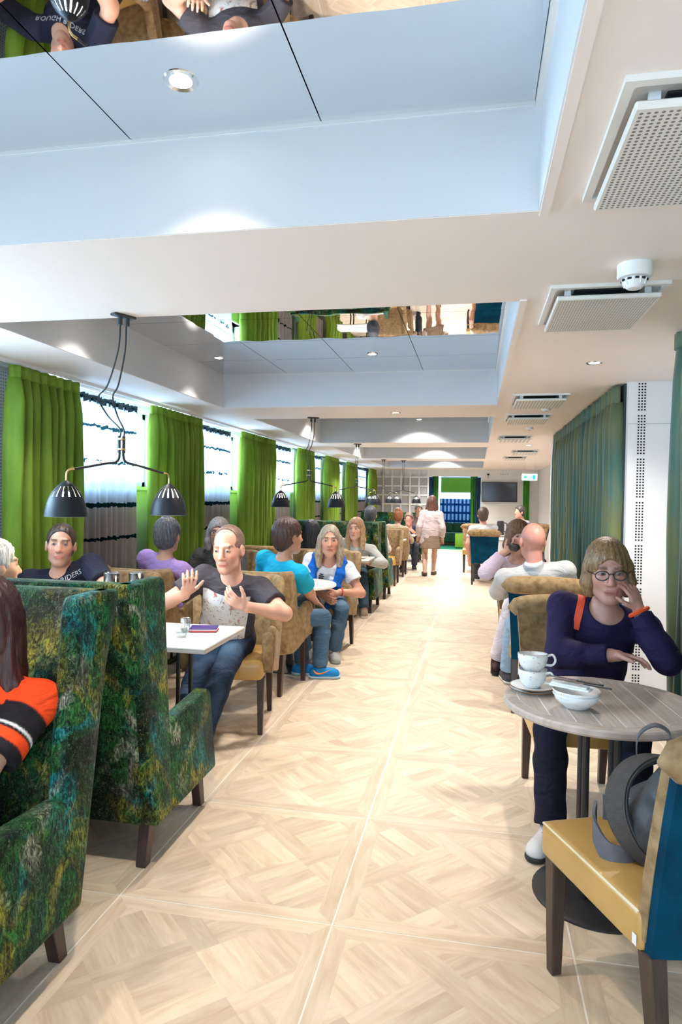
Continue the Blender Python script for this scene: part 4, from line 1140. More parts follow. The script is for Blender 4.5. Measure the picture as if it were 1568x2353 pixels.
# ================================================================== people: smooth implicit surfaces -> one continuous mesh
class Field:
    def __init__(s, lo, hi, vox):
        s.lo = np.array(lo, np.float32); s.vox = vox
        s.n = np.maximum(4, np.ceil((np.array(hi) - np.array(lo)) / vox).astype(int) + 1)
        s.F = np.full(tuple(s.n), 0.06, np.float32)
        s.ax = [s.lo[i] + np.arange(s.n[i], dtype=np.float32) * vox for i in range(3)]
    def win(s, lo, hi):
        a = np.clip(np.floor((np.array(lo) - s.lo) / s.vox).astype(int), 0, s.n); b = np.clip(np.ceil((np.array(hi) - s.lo) / s.vox).astype(int) + 1, 0, s.n)
        if np.any(b <= a): return None
        return a, b
    def grid(s, a, b):
        return s.ax[0][a[0]:b[0], None, None], s.ax[1][None, a[1]:b[1], None], s.ax[2][None, None, a[2]:b[2]]
    def put(s, a, b, d, k, sub=False):
        sl = (slice(a[0], b[0]), slice(a[1], b[1]), slice(a[2], b[2]))
        f = s.F[sl]
        if sub:
            d = -d
            h = np.clip(0.5 - 0.5 * (f - d) / k, 0, 1) if k > 0 else (d > f).astype(np.float32)
            s.F[sl] = f * (1 - h) + d * h + k * h * (1 - h)
        else:
            if k > 0:
                h = np.clip(0.5 + 0.5 * (f - d) / k, 0, 1)
                s.F[sl] = f * (1 - h) + d * h - k * h * (1 - h)
            else:
                s.F[sl] = np.minimum(f, d)
    def cone(s, p, q, ra, rb, k=0.02, sub=False, flat=None, cut=None):
        """tapered capsule; flat=(axis vector, factor) squashes it along a direction"""
        p = np.array(p, np.float32); q = np.array(q, np.float32)
        m = max(ra, rb) + k + 2 * s.vox
        w = s.win(np.minimum(p, q) - m, np.maximum(p, q) + m)
        if w is None: return
        X, Y, Z = s.grid(*w)
        d = q - p; L2 = float(d @ d) + 1e-9
        t = np.clip(((X - p[0]) * d[0] + (Y - p[1]) * d[1] + (Z - p[2]) * d[2]) / L2, 0, 1)
        ex, ey, ez = X - (p[0] + t * d[0]), Y - (p[1] + t * d[1]), Z - (p[2] + t * d[2])
        if flat is not None:
            a = np.array(flat[0], np.float32); a = a / np.linalg.norm(a)
            pr = (ex * a[0] + ey * a[1] + ez * a[2])
            g = 1.0 / flat[1] - 1.0
            ex, ey, ez = ex + a[0] * pr * g, ey + a[1] * pr * g, ez + a[2] * pr * g
            dist = np.sqrt(ex * ex + ey * ey + ez * ez) - (ra + (rb - ra) * t)
            dist = dist * np.where(np.abs(pr) > 1e-6, 0.8, 1.0).astype(np.float32)
        else:
            dist = np.sqrt(ex * ex + ey * ey + ez * ez) - (ra + (rb - ra) * t)
        if cut is not None:      # flat end: (point, outward normal)
            c0, cn = cut
            dist = np.maximum(dist, (X - c0[0]) * cn[0] + (Y - c0[1]) * cn[1] + (Z - c0[2]) * cn[2])
        s.put(w[0], w[1], dist.astype(np.float32), k, sub)
    def ell(s, c, R, rad, k=0.02, sub=False):
        """ellipsoid, R rows = axes"""
        c = np.array(c, np.float32); m = max(rad) + k + 2 * s.vox
        w = s.win(c - m, c + m)
        if w is None: return
        X, Y, Z = s.grid(*w)
        x, y, z = X - c[0], Y - c[1], Z - c[2]
        u = [(x * R[i][0] + y * R[i][1] + z * R[i][2]) for i in range(3)]
        k0 = np.sqrt(sum((u[i] / rad[i]) ** 2 for i in range(3))); k1 = np.sqrt(sum((u[i] / rad[i] ** 2) ** 2 for i in range(3))) + 1e-6
        s.put(w[0], w[1], (k0 * (k0 - 1) / k1).astype(np.float32), k, sub)
    def clip(s, p, nrm, k=0.0):
        """keep the side the normal points away from"""
        X, Y, Z = s.grid((0, 0, 0), s.n)
        d = (X - p[0]) * nrm[0] + (Y - p[1]) * nrm[1] + (Z - p[2]) * nrm[2]
        s.F = np.maximum(s.F, d.astype(np.float32))
    def wrinkle(s, amp, freq, seed=0):
        X, Y, Z = s.grid((0, 0, 0), s.n)
        a = np.sin(freq * (X * 0.9 + Z * 0.5) + seed) * np.sin(freq * (Y * 1.1 - Z * 0.7) + 1.3 * seed) + 0.6 * np.sin(freq * 1.9 * (Z + 0.4 * X - 0.3 * Y) + 2.1 * seed)
        s.F = s.F + (amp * a).astype(np.float32)
    def strands(s, c, R, amp, nt=26, ph=0.0):
        """ridges running down from the crown like combed locks"""
        X, Y, Z = s.grid((0, 0, 0), s.n)
        x, y, z = X - c[0], Y - c[1], Z - c[2]
        u = [(x * R[i][0] + y * R[i][1] + z * R[i][2]) for i in range(3)]
        th = np.arctan2(u[0], u[1] + 0.03)
        fade = np.clip(np.sqrt(u[0] ** 2 + u[1] ** 2) / 0.05, 0, 1)
        a = np.sin(nt * th + 1.6 * np.sin(u[2] * 24 + ph) + ph) + 0.55 * np.sin(nt * 2.3 * th + 2.0 * np.sin(u[2] * 17 + 2 * ph) + 1.0)
        s.F = s.F + (amp * a * fade).astype(np.float32)
    def mesh(s):
        F = s.F.copy()
        F[0] = F[-1] = 0.05; F[:, 0] = F[:, -1] = 0.05; F[:, :, 0] = F[:, :, -1] = 0.05
        ins = F < 0
        n = s.n
        c = np.zeros(tuple(n - 1), np.int8)
        for i in (0, 1):
            for j in (0, 1):
                for k in (0, 1):
                    c += ins[i:n[0]-1+i, j:n[1]-1+j, k:n[2]-1+k]
        cells = np.argwhere((c > 0) & (c < 8))
        if len(cells) == 0: return np.zeros((0, 3)), np.zeros((0, 4), int)
        idx = -np.ones(tuple(n - 1), np.int32); idx[cells[:, 0], cells[:, 1], cells[:, 2]] = np.arange(len(cells))
        acc = np.zeros((len(cells), 3)); cnt = np.zeros(len(cells))
        I, J, K = cells.T
        for a in range(3):
            for u in (0, 1):
                for v in (0, 1):
                    o0 = [0, 0, 0]; o0[(a + 1) % 3] = u; o0[(a + 2) % 3] = v
                    o1 = list(o0); o1[a] = 1
                    f0 = F[I + o0[0], J + o0[1], K + o0[2]]; f1 = F[I + o1[0], J + o1[1], K + o1[2]]
                    hit = (f0 < 0) != (f1 < 0)
                    t = np.where(hit, f0 / (f0 - f1 + 1e-12), 0)
                    pt = np.stack([np.full(len(I), o0[0], float), np.full(len(I), o0[1], float), np.full(len(I), o0[2], float)], 1); pt[:, a] = t
                    acc += pt * hit[:, None]; cnt += hit
        V = (cells + acc / np.maximum(cnt, 1)[:, None]) * s.vox + s.lo
        Q = []
        for a in range(3):
            sl0 = [slice(None)] * 3; sl1 = [slice(None)] * 3; sl0[a] = slice(0, -1); sl1[a] = slice(1, None)
            x = ins[tuple(sl0)] != ins[tuple(sl1)]
            e = np.argwhere(x)
            b, d = (a + 1) % 3, (a + 2) % 3
            e = e[(e[:, b] > 0) & (e[:, d] > 0) & (e[:, b] < n[b] - 1) & (e[:, d] < n[d] - 1)]
            flip = ins[e[:, 0], e[:, 1], e[:, 2]]
            q = []
            for (u, v) in ((-1, -1), (0, -1), (0, 0), (-1, 0)):
                o = e.copy(); o[:, b] += u; o[:, d] += v
                q.append(idx[o[:, 0], o[:, 1], o[:, 2]])
            q = np.stack(q, 1)
            q[~flip] = q[~flip][:, ::-1]
            Q.append(q)
        return V, np.concatenate(Q)

def sdf_object(name, fld, material, parent, colors=None, origin=(0, 0, 0)):
    V, Q = fld.mesh()
    me = bpy.data.meshes.new(name)
    nv, nq = len(V), len(Q)
    me.vertices.add(nv); me.vertices.foreach_set('co', (V - np.array(origin)).astype(np.float32).ravel())
    me.loops.add(nq * 4); me.loops.foreach_set('vertex_index', Q.astype(np.int32).ravel())
    me.polygons.add(nq); me.polygons.foreach_set('loop_start', np.arange(0, nq * 4, 4, dtype=np.int32))
    me.polygons.foreach_set('use_smooth', np.ones(nq, bool))
    me.update(calc_edges=True); me.validate()
    if colors is not None:
        col = colors(V).astype(np.float32)
        at = me.color_attributes.new('tint', 'FLOAT_COLOR', 'POINT')
        at.data.foreach_set('color', np.concatenate([col, np.ones((nv, 1), np.float32)], 1).ravel())
    me.materials.append(material)
    return link(name, me, parent)

def skin_mat():
    m = bpy.data.materials.new('skin'); m.use_nodes = True
    nt = m.node_tree; b = nt.nodes['Principled BSDF']
    at = nt.nodes.new('ShaderNodeAttribute'); at.attribute_name = 'tint'
    tc = nt.nodes.new('ShaderNodeTexCoord')
    n = nt.nodes.new('ShaderNodeTexNoise'); n.inputs['Scale'].default_value = 25; nt.links.new(tc.outputs['Object'], n.inputs['Vector'])
    mr = nt.nodes.new('ShaderNodeMapRange'); mr.inputs['To Min'].default_value = 0.92; mr.inputs['To Max'].default_value = 1.06; nt.links.new(n.outputs['Fac'], mr.inputs['Value'])
    sc = nt.nodes.new('ShaderNodeVectorMath'); sc.operation = 'SCALE'; nt.links.new(at.outputs['Color'], sc.inputs[0]); nt.links.new(mr.outputs[0], sc.inputs['Scale'])
    nt.links.new(sc.outputs[0], b.inputs['Base Color'])
    b.inputs['Roughness'].default_value = 0.48
    b.inputs['Subsurface Weight'].default_value = 0.0
    return m
M_skin = skin_mat()
def tinted(name, rough=0.85, sheen=0.0, bump=0.25, bscale=140, folds=0.42):
    if name in MATS: return MATS[name]
    m = bpy.data.materials.new(name); m.use_nodes = True
    nt = m.node_tree; b = nt.nodes['Principled BSDF']
    at = nt.nodes.new('ShaderNodeAttribute'); at.attribute_name = 'tint'
    tc = nt.nodes.new('ShaderNodeTexCoord')
    n = nt.nodes.new('ShaderNodeTexNoise'); n.inputs['Scale'].default_value = 9; n.inputs['Detail'].default_value = 3; nt.links.new(tc.outputs['Object'], n.inputs['Vector'])
    mr = nt.nodes.new('ShaderNodeMapRange'); mr.inputs['To Min'].default_value = 0.8; mr.inputs['To Max'].default_value = 1.2; nt.links.new(n.outputs['Fac'], mr.inputs['Value'])
    sc = nt.nodes.new('ShaderNodeVectorMath'); sc.operation = 'SCALE'; nt.links.new(at.outputs['Color'], sc.inputs[0]); nt.links.new(mr.outputs[0], sc.inputs['Scale'])
    nt.links.new(sc.outputs[0], b.inputs['Base Color'])
    b.inputs['Roughness'].default_value = rough; b.inputs['Sheen Weight'].default_value = sheen; b.inputs['Specular IOR Level'].default_value = 0.25
    n2 = nt.nodes.new('ShaderNodeTexNoise'); n2.inputs['Scale'].default_value = bscale; nt.links.new(tc.outputs['Object'], n2.inputs['Vector'])
    bp = nt.nodes.new('ShaderNodeBump'); bp.inputs['Strength'].default_value = bump; bp.inputs['Distance'].default_value = 0.004
    nt.links.new(n2.outputs['Fac'], bp.inputs['Height'])
    mp = nt.nodes.new('ShaderNodeMapping'); mp.inputs['Rotation'].default_value = (0.5, 0.4, 0.3); mp.inputs['Scale'].default_value = (1.0, 1.0, 2.2); nt.links.new(tc.outputs['Object'], mp.inputs[0])
    n3 = nt.nodes.new('ShaderNodeTexNoise'); n3.inputs['Scale'].default_value = 5.5; n3.inputs['Detail'].default_value = 2; n3.inputs['Distortion'].default_value = 1.8; nt.links.new(mp.outputs[0], n3.inputs['Vector'])
    b2 = nt.nodes.new('ShaderNodeBump'); b2.inputs['Strength'].default_value = folds; b2.inputs['Distance'].default_value = 0.05
    nt.links.new(n3.outputs['Fac'], b2.inputs['Height']); nt.links.new(bp.outputs[0], b2.inputs['Normal']); nt.links.new(b2.outputs[0], b.inputs['Normal'])
    MATS[name] = m
    return m
M_fab = tinted('garment_cloth')
M_denim = tinted('denim', 0.85, 0.0, 0.3, 300)
M_shoe = tinted('shoe_cloth', 0.6, 0.0, 0.15, 200, 0.1)
def hair_mat():
    m = bpy.data.materials.new('hair'); m.use_nodes = True
    nt = m.node_tree; b = nt.nodes['Principled BSDF']
    at = nt.nodes.new('ShaderNodeAttribute'); at.attribute_name = 'tint'
    tc = nt.nodes.new('ShaderNodeTexCoord'); mp = nt.nodes.new('ShaderNodeMapping'); mp.inputs['Scale'].default_value = (1, 1, 0.18); nt.links.new(tc.outputs['Object'], mp.inputs[0])
    n = nt.nodes.new('ShaderNodeTexNoise'); n.inputs['Scale'].default_value = 130; n.inputs['Detail'].default_value = 3; n.inputs['Distortion'].default_value = 0.6; nt.links.new(mp.outputs[0], n.inputs['Vector'])
    mr = nt.nodes.new('ShaderNodeMapRange'); mr.inputs['From Min'].default_value = 0.3; mr.inputs['From Max'].default_value = 0.7; mr.inputs['To Min'].default_value = 0.45; mr.inputs['To Max'].default_value = 1.5; nt.links.new(n.outputs['Fac'], mr.inputs['Value'])
    sc = nt.nodes.new('ShaderNodeVectorMath'); sc.operation = 'SCALE'; nt.links.new(at.outputs['Color'], sc.inputs[0]); nt.links.new(mr.outputs[0], sc.inputs['Scale'])
    nt.links.new(sc.outputs[0], b.inputs['Base Color'])
    b.inputs['Roughness'].default_value = 0.45
    bp = nt.nodes.new('ShaderNodeBump'); bp.inputs['Strength'].default_value = 0.5; bp.inputs['Distance'].default_value = 0.005
    nt.links.new(n.outputs['Fac'], bp.inputs['Height']); nt.links.new(bp.outputs[0], b.inputs['Normal'])
    return m
M_hair = hair_mat()
def flatcol(c):
    return lambda V: np.tile(np.array(c, float), (len(V), 1))

def nrm(v):
    v = np.array(v, float); return v / (np.linalg.norm(v) + 1e-9)
def ik(a, c, l1, l2, hint):
    """middle joint of a two-bone chain a-b-c, bending toward hint; c may be pulled in"""
    a = np.array(a, float); c = np.array(c, float)
    d = c - a; L = np.linalg.norm(d)
    if L > (l1 + l2) * 0.995:
        c = a + d / L * (l1 + l2) * 0.995; d = c - a; L = np.linalg.norm(d)
    u = d / L
    x = (l1 * l1 - l2 * l2 + L * L) / (2 * L)
    h = math.sqrt(max(0, l1 * l1 - x * x))
    w = np.array(hint, float); w = w - u * (w @ u); w = nrm(w)
    return a + u * x + w * h, c

def rotz(a):
    c, s = math.cos(a), math.sin(a)
    return np.array([[c, -s, 0], [s, c, 0], [0, 0, 1.0]])

def hand(f, wrist, d, nml, side, sc=1.0, curl=0.5, spread=0.12, fingers=True):
    """d: pointing direction, nml: back of the hand, side: toward the thumb"""
    d = nrm(d); side = nrm(np.array(side) - d * (np.array(side) @ d)); n = np.cross(side, d); 
    if n @ np.array(nml) < 0: n = -n
    w = np.array(wrist, float)
    f.ell(w + d * 0.05 * sc, [side, d, n], (0.041 * sc, 0.052 * sc, 0.017 * sc), 0.012)
    if not fingers:
        f.ell(w + d * 0.11 * sc - n * 0.012, [side, d, n], (0.036 * sc, 0.05 * sc, 0.015 * sc), 0.015); return
    L = [(0.031, 0.042, 0.024, 0.02), (0.011, 0.046, 0.028, 0.021), (-0.010, 0.043, 0.026, 0.02), (-0.030, 0.034, 0.02, 0.018)]
    for i, (o, a, b, c) in enumerate(L):
        p = w + d * 0.086 * sc + side * o * sc
        dr = nrm(d + side * spread * o / 0.03)
        for seg, (ln, r0, r1) in enumerate(((a, 0.0098, 0.009), (b, 0.009, 0.0082), (c, 0.0082, 0.007))):
            ang = curl * (0.6 if seg == 0 else 1.0) * (1 + 0.12 * i)
            dr = nrm(dr * math.cos(ang) - n * math.sin(ang))
            q = p + dr * ln * sc
            f.cone(p, q, r0 * sc, r1 * sc, 0.006)
            p = q
    p = w + d * 0.028 * sc + side * 0.032 * sc
    dr = nrm(d * 0.62 + side * 0.7 - n * 0.25)
    for ln, r0, r1 in ((0.036, 0.0125, 0.011), (0.03, 0.011, 0.0095), (0.022, 0.0095, 0.008)):
        q = p + dr * ln * sc; f.cone(p, q, r0 * sc, r1 * sc, 0.008); p = q
        dr = nrm(dr + d * 0.25 - n * 0.2 * curl)

def person(label, pelvis, head, yaw, hyaw=0.0, hpitch=0.0, hroll=0.0, wr=None, wl=None, ft=None, fl=None, skin=(0.50, 0.27, 0.18), vox=0.007, cvox=None,
           male=True, shirt=None, trousers=None, shoes=None, hair=None, glasses=False, elbow_r=(0.5, -0.5, -0.7), elbow_l=(-0.5, -0.5, -0.7), hs=1.0, girth=1.0,
           hand_r=None, hand_l=None, curl=0.5, stubble=None, brow=(0.12, 0.07, 0.04), skirt=None, group=None, knee=None, legs=True, shoulder=None, shrug=0.0, floor_z=0.0, skinlegs=False):
    """pelvis/head: world points; yaw: body facing (0 = +Y); wr/wl wrists and ft/fl ankles in body coordinates from the floor point under the pelvis"""
    P = np.array(pelvis, float); Hc = np.array(head, float)
    B = rotz(yaw)                       # columns: right, forward, up
    rt, fw = B[:, 0], B[:, 1]; up = np.array([0, 0, 1.0])
    base = np.array([P[0], P[1], 0.0])
    def W(q):
        if q[0] == 'w': return np.array(q[1:], float)
        return base + rt * q[0] + fw * q[1] + up * q[2]
    Hd = B @ rotz(hyaw)
    # head frame with pitch and roll
    hx, hy, hz = Hd[:, 0], Hd[:, 1], up
    cp, sp = math.cos(hpitch), math.sin(hpitch)
    hy, hz = hy * cp + hz * sp, hz * cp - hy * sp
    cr, sr = math.cos(hroll), math.sin(hroll)
    hx, hz = hx * cr + hz * sr, hz * cr - hx * sr
    HR = [hx, hy, hz]
    def Hp(x, y, z): return Hc + (hx * x + hy * y + hz * z) * hs
    neck = Hc - hz * 0.165 * hs - hy * 0.035 - fw * 0.01
    spine = neck - P; sl = np.linalg.norm(spine); su = spine / sl
    tf = nrm(fw - su * (fw @ su)); tr = np.cross(tf, su)
    TR = [tr, tf, su]
    shw = shoulder if shoulder else (0.185 if male else 0.162)
    g = girth
    sh = {+1: neck + tr * shw - su * (0.055 - shrug) - tf * 0.01, -1: neck - tr * shw - su * (0.055 - shrug) - tf * 0.01}
    chest = P + su * sl * 0.66; waist = P + su * sl * 0.34
    ua, fa = (0.285, 0.255) if male else (0.265, 0.235)
    wr = wr or (0.22, 0.30, 0.76); wl = wl or (-0.22, 0.30, 0.76)
    Er, Wr = ik(sh[1], W(wr), ua, fa, rt * elbow_r[0] + fw * elbow_r[1] + up * elbow_r[2])
    El, Wl = ik(sh[-1], W(wl), ua, fa, rt * elbow_l[0] + fw * elbow_l[1] + up * elbow_l[2])
    arms = {1: (sh[1], Er, Wr), -1: (sh[-1], El, Wl)}
    # legs
    ft = ft or (0.12, 0.42, 0.075); fl = fl or (-0.12, 0.42, 0.075)
    hips = {1: P + rt * 0.092 - up * 0.01, -1: P - rt * 0.092 - up * 0.01}
    lg = {}
    kh = knee or (0.15, 0.8, 0.7)
    for s, fo in ((1, ft), (-1, fl)):
        k, a = ik(hips[s], W(fo), 0.43, 0.425, rt * kh[0] * s + fw * kh[1] + up * kh[2])
        lg[s] = (hips[s], k, a)
    pts = [P, Hc, neck, Er, Wr, El, Wl] + [q for s in lg for q in lg[s]] if legs else [P, Hc, neck, Er, Wr, El, Wl]
    lo = np.min(pts, 0) - 0.26; hi = np.max(pts, 0) + 0.26
    if legs: lo[2] = min(lo[2], floor_z - 0.03)
    t = thing('person', label, 'person', tuple(base), 0, group)
    org = tuple(base)
    male_s = 1.0 if male else 0.92
    def torso(f, e, ek=0.05):
        f.ell(P + su * 0.02, TR, (0.165 * g + e, 0.125 * g + e, 0.13 + e), ek)
        f.ell(waist, TR, ((0.145 if male else 0.128) * g + e, 0.108 * g + e, 0.16 + e), ek)
        f.ell(chest, TR, ((0.165 if male else 0.148) * (0.5 + 0.5 * g) + e, 0.112 * (0.5 + 0.5 * g) + e, 0.165 + e), ek)
        if g > 1.1: f.ell(waist + tf * 0.05, TR, (0.13 * g + e, 0.10 * g + e, 0.13 + e), 0.05)
        if not male:
            for s in (-1, 1): f.ell(chest + tf * 0.085 + tr * s * 0.07 - su * 0.03, TR, (0.062 + e, 0.058 + e, 0.062 + e), 0.03)
        for s in (-1, 1):
            f.cone(neck - su * 0.045, sh[s], 0.062 + e * 0.8, 0.056 * male_s + e, 0.03)
    def limb_arm(f, s, e, upto=2.0, k=0.025, r=(0.053, 0.044, 0.043, 0.029)):
        a, b, c = arms[s]; q = male_s
        if upto >= 1: f.cone(a, b, r[0] * q + e, r[1] * q + e, k)
        else: f.cone(a, a + (b - a) * (upto + 0.2), r[0] * q + e * 1.0, (r[0] + (r[1] - r[0]) * upto) * q + e * 1.5, k, cut=(a + (b - a) * upto, nrm(b - a)))
        if upto > 1:
            u = min(1.0, upto - 1.0)
            f.cone(b, b + (c - b) * 0.3, r[2] * q + e, r[2] * q + e, k); f.cone(b + (c - b) * 0.3, c, r[2] * q + e, r[3] * q + e, k, cut=(b + (c - b) * u, nrm(c - b)))
    # ---------------- body
    f = Field(lo, hi, vox)
    torso(f, 0.0)
    f.cone(neck - su * 0.03, Hc - hz * 0.05 * hs - hy * 0.02 * hs, 0.060 * male_s, 0.054 * male_s * hs, 0.03)
    for s in (-1, 1): limb_arm(f, s, 0.0)
    if legs:
        for s in (-1, 1):
            a, b, c = lg[s]
            f.cone(a, b, 0.080 * (0.5 + 0.5 * g), 0.055, 0.04)
            f.cone(b, b + (c - b) * 0.3, 0.052, 0.054, 0.02); f.cone(b + (c - b) * 0.3, c, 0.054, 0.036, 0.02)
            fd = nrm(fw * 1.0 + rt * s * (shoes or {}).get('out', 0.18))
            if shoes and 'dir' in shoes: fd = nrm(rt * shoes['dir'][0] + fw * shoes['dir'][1])
            f.cone(c - np.array([0, 0, 0.035]) - fd * 0.03, c + fd * 0.13 - np.array([0, 0, 0.045]), 0.034, 0.026, 0.02)
    # head
    E = lambda c, r, k=0.02, sub=False: f.ell(Hp(*c), HR, tuple(q * hs for q in r), k * hs, sub)
    Cn = lambda a, b, r0, r1, k=0.01, sub=False: f.cone(Hp(*a), Hp(*b), r0 * hs, r1 * hs, k * hs, sub)
    E((0, -0.014, 0.030), (0.076, 0.097, 0.094), 0.02)
    E((0, 0.028, -0.040), (0.060, 0.066, 0.080), 0.03)
    E((0, 0.066, -0.098), (0.027, 0.022, 0.022), 0.025)
    Cn((-0.040, 0.026, -0.080), (-0.010, 0.066, -0.102), 0.019, 0.018, 0.025); Cn((0.040, 0.026, -0.080), (0.010, 0.066, -0.102), 0.019, 0.018, 0.025)
    if vox < 0.011:
        E((-0.037, 0.060, -0.022), (0.022, 0.022, 0.024), 0.025); E((0.037, 0.060, -0.022), (0.022, 0.022, 0.024), 0.025)
        Cn((-0.036, 0.082, 0.032), (0.036, 0.082, 0.032), 0.011, 0.011, 0.012)
        E((-0.033, 0.100, 0.009), (0.017, 0.016, 0.012), 0.012, True); E((0.033, 0.100, 0.009), (0.017, 0.016, 0.012), 0.012, True)
        E((-0.032, 0.077, 0.008), (0.0145, 0.0145, 0.0125), 0.003); E((0.032, 0.077, 0.008), (0.0145, 0.0145, 0.0125), 0.003)
        Cn((-0.018, 0.089, -0.062), (0.018, 0.089, -0.062), 0.0075, 0.0075, 0.008); Cn((-0.015, 0.088, -0.073), (0.015, 0.088, -0.073), 0.0085, 0.0085, 0.006)
    Cn((0, 0.088, 0.018), (0, 0.110, -0.028), 0.008, 0.0135, 0.012)
    if vox < 0.011: E((-0.013, 0.098, -0.033), (0.009, 0.010, 0.008), 0.006); E((0.013, 0.098, -0.033), (0.009, 0.010, 0.008), 0.006)
    for s in (-1, 1):
        E((s * 0.079, -0.004, -0.008), (0.012, 0.021, 0.033), 0.008)
        if vox < 0.008: E((s * 0.088, 0.002, -0.006), (0.006, 0.011, 0.018), 0.006, True)
    fin = vox < 0.011
    for s, hd in ((1, hand_r), (-1, hand_l)):
        a, b, c = arms[s]
        d0 = nrm(c - b)
        hd = hd or {}
        d = nrm(rt * hd['d'][0] + fw * hd['d'][1] + up * hd['d'][2]) if 'd' in hd else nrm(d0 + up * -0.1)
        n = rt * hd['n'][0] + fw * hd['n'][1] + up * hd['n'][2] if 'n' in hd else up + rt * s * 0.3
        sd = rt * hd['s'][0] + fw * hd['s'][1] + up * hd['s'][2] if 's' in hd else -rt * s + fw * 0.2
        f.cone(c - d0 * 0.02, c + d * 0.02, 0.028 * male_s, 0.028 * male_s, 0.015)
        hand(f, c, d, n, sd, male_s, hd.get('curl', curl), 0.15, fin)
    sk = np.array(skin, float)
    def skincol(V):
        q = V - Hc; lx = (q @ hx) / hs; ly = (q @ hy) / hs; lz = (q @ hz) / hs
        col = np.tile(sk, (len(V), 1))
        near = (np.abs(lx) < 0.12) & (np.abs(ly) < 0.15) & (np.abs(lz) < 0.16)
        def blend(mask, c, a=1.0):
            m = np.clip(mask, 0, 1)[:, None] * a * near[:, None]
            col[:] = col * (1 - m) + np.array(c) * m
        if vox < 0.011:
            cheek = np.exp(-(((np.abs(lx) - 0.042) / 0.024) ** 2 + ((lz + 0.03) / 0.026) ** 2)) * (ly > 0.03)
            blend(cheek, sk * np.array([1.12, 0.80, 0.78]), 0.6)
            blend(np.exp(-((lx / 0.016) ** 2 + ((lz + 0.03) / 0.02) ** 2)) * (ly > 0.08), sk * np.array([1.12, 0.82, 0.8]), 0.6)
            if stubble is not None:
                jaw = ((lz < -0.045) & (ly > -0.02) & (lz > -0.135)).astype(float)
                blend(jaw, stubble, 0.30)
            lip = ((np.abs(lz + 0.0675) < 0.0115 * np.sqrt(np.clip(1 - (lx / 0.027) ** 2, 0, 1)) + 0.0005) & (ly > 0.06) & (np.abs(lx) < 0.027)).astype(float)
            blend(lip, sk * np.array([0.95, 0.55, 0.55]), 0.9)
            blend(((np.abs(lz + 0.0675) < 0.0022) & (ly > 0.06) & (np.abs(lx) < 0.024)).astype(float), sk * 0.3, 0.7)
            bw = ((np.abs(lz - 0.031 - 0.1 * (0.03 - np.abs(np.abs(lx) - 0.034))) < 0.0055) & (np.abs(np.abs(lx) - 0.034) < 0.021) & (ly > 0.055)).astype(float)
            blend(bw, brow, 0.85)
            ex = (np.abs(lx) - 0.032) / 0.0125; ez = (lz - 0.008) / 0.0052
            eye = ((ex ** 2 + ez ** 2) < 1).astype(float) * (ly > 0.07)
            rim = (((ex / 1.18) ** 2 + (ez / 1.4) ** 2) < 1).astype(float) * (ly > 0.065)
            blend(rim, sk * 0.35, 0.8); blend(eye, (0.36, 0.33, 0.31), 1.0)
            blend(eye * ((np.abs(lx) - 0.032) ** 2 + (lz - 0.008) ** 2 < 0.0072 ** 2), (0.035, 0.028, 0.024), 1.0)
        return col
    sdf_object('body', f, M_skin, t, skincol, org)
    cv = cvox or max(vox, 0.008)
    # ---------------- garments
    if shirt:
        e = shirt.get('ease', 0.010)
        f = Field(lo, hi, cv)
        torso(f, e)
        if shirt.get('tail'): f.cone(P + su * 0.03, P - su * shirt['tail'], 0.175, 0.195, 0.05, flat=(tf, 0.75))
        up_to = shirt.get('sleeve', 0.6)
        for s in (-1, 1): limb_arm(f, s, e + shirt.get('loose', 0.004), up_to, 0.03)
        nk = shirt.get('neck', 0.072)
        f.wrinkle(shirt.get('wr', 0.0022), 34, len(label))
        for s in (-1, 1):        # clean sleeve ends
            a, b, c = arms[s]
        f.ell(neck + su * 0.035 + tf * shirt.get('neckf', 0.03), TR, (nk, nk * 1.05, nk * shirt.get('neckd', 0.95)), 0.0, True)
        hem = shirt.get('hem', -0.085)
        f.clip(P + su * hem, -su)
        colf = shirt['col']
        cf = colf if callable(colf) else flatcol(colf)
        if callable(colf):
            def cf(V, colf=colf): return colf(V, dict(neck=neck, sh=sh, tr=tr, tf=tf, su=su, arms=arms, P=P, chest=chest))
        so = sdf_object(shirt.get('name', 't_shirt'), f, M_fab, t, cf, org)
        if shirt.get('collar'):
            f2 = Field(lo, hi, cv)
            f2.cone(neck - su * 0.02 - tf * 0.012, neck + su * 0.022 - tf * 0.014, 0.080, 0.070, 0.01)
            f2.clip(neck + su * 0.045, su)
            sdf_object('collar', f2, M_fab, so, flatcol(shirt['collar']), org)
        person.last_shirt = so
    if trousers and legs:
        f = Field(lo, hi, cv)
        e = trousers.get('ease', 0.010)
        f.ell(P - up * 0.02, TR, (0.152 * g + e, 0.112 * g + e, 0.10 + e), 0.05)
        end = trousers.get('end', 0.93)
        for s in (-1, 1):
            a, b, c = lg[s]
            f.cone(a, b, 0.085 * (0.5 + 0.5 * g) + e, 0.060 + e, 0.045)
            f.cone(b, b + (c - b) * 0.3, 0.058 + e, 0.060 + e, 0.02); f.cone(b + (c - b) * 0.3, c, 0.060 + e, trousers.get('cuff', 0.052) + e, 0.02, cut=(b + (c - b) * end, nrm(c - b)))
        f.wrinkle(0.003, 30, 3.0 + len(label))
        tcol = trousers['col']
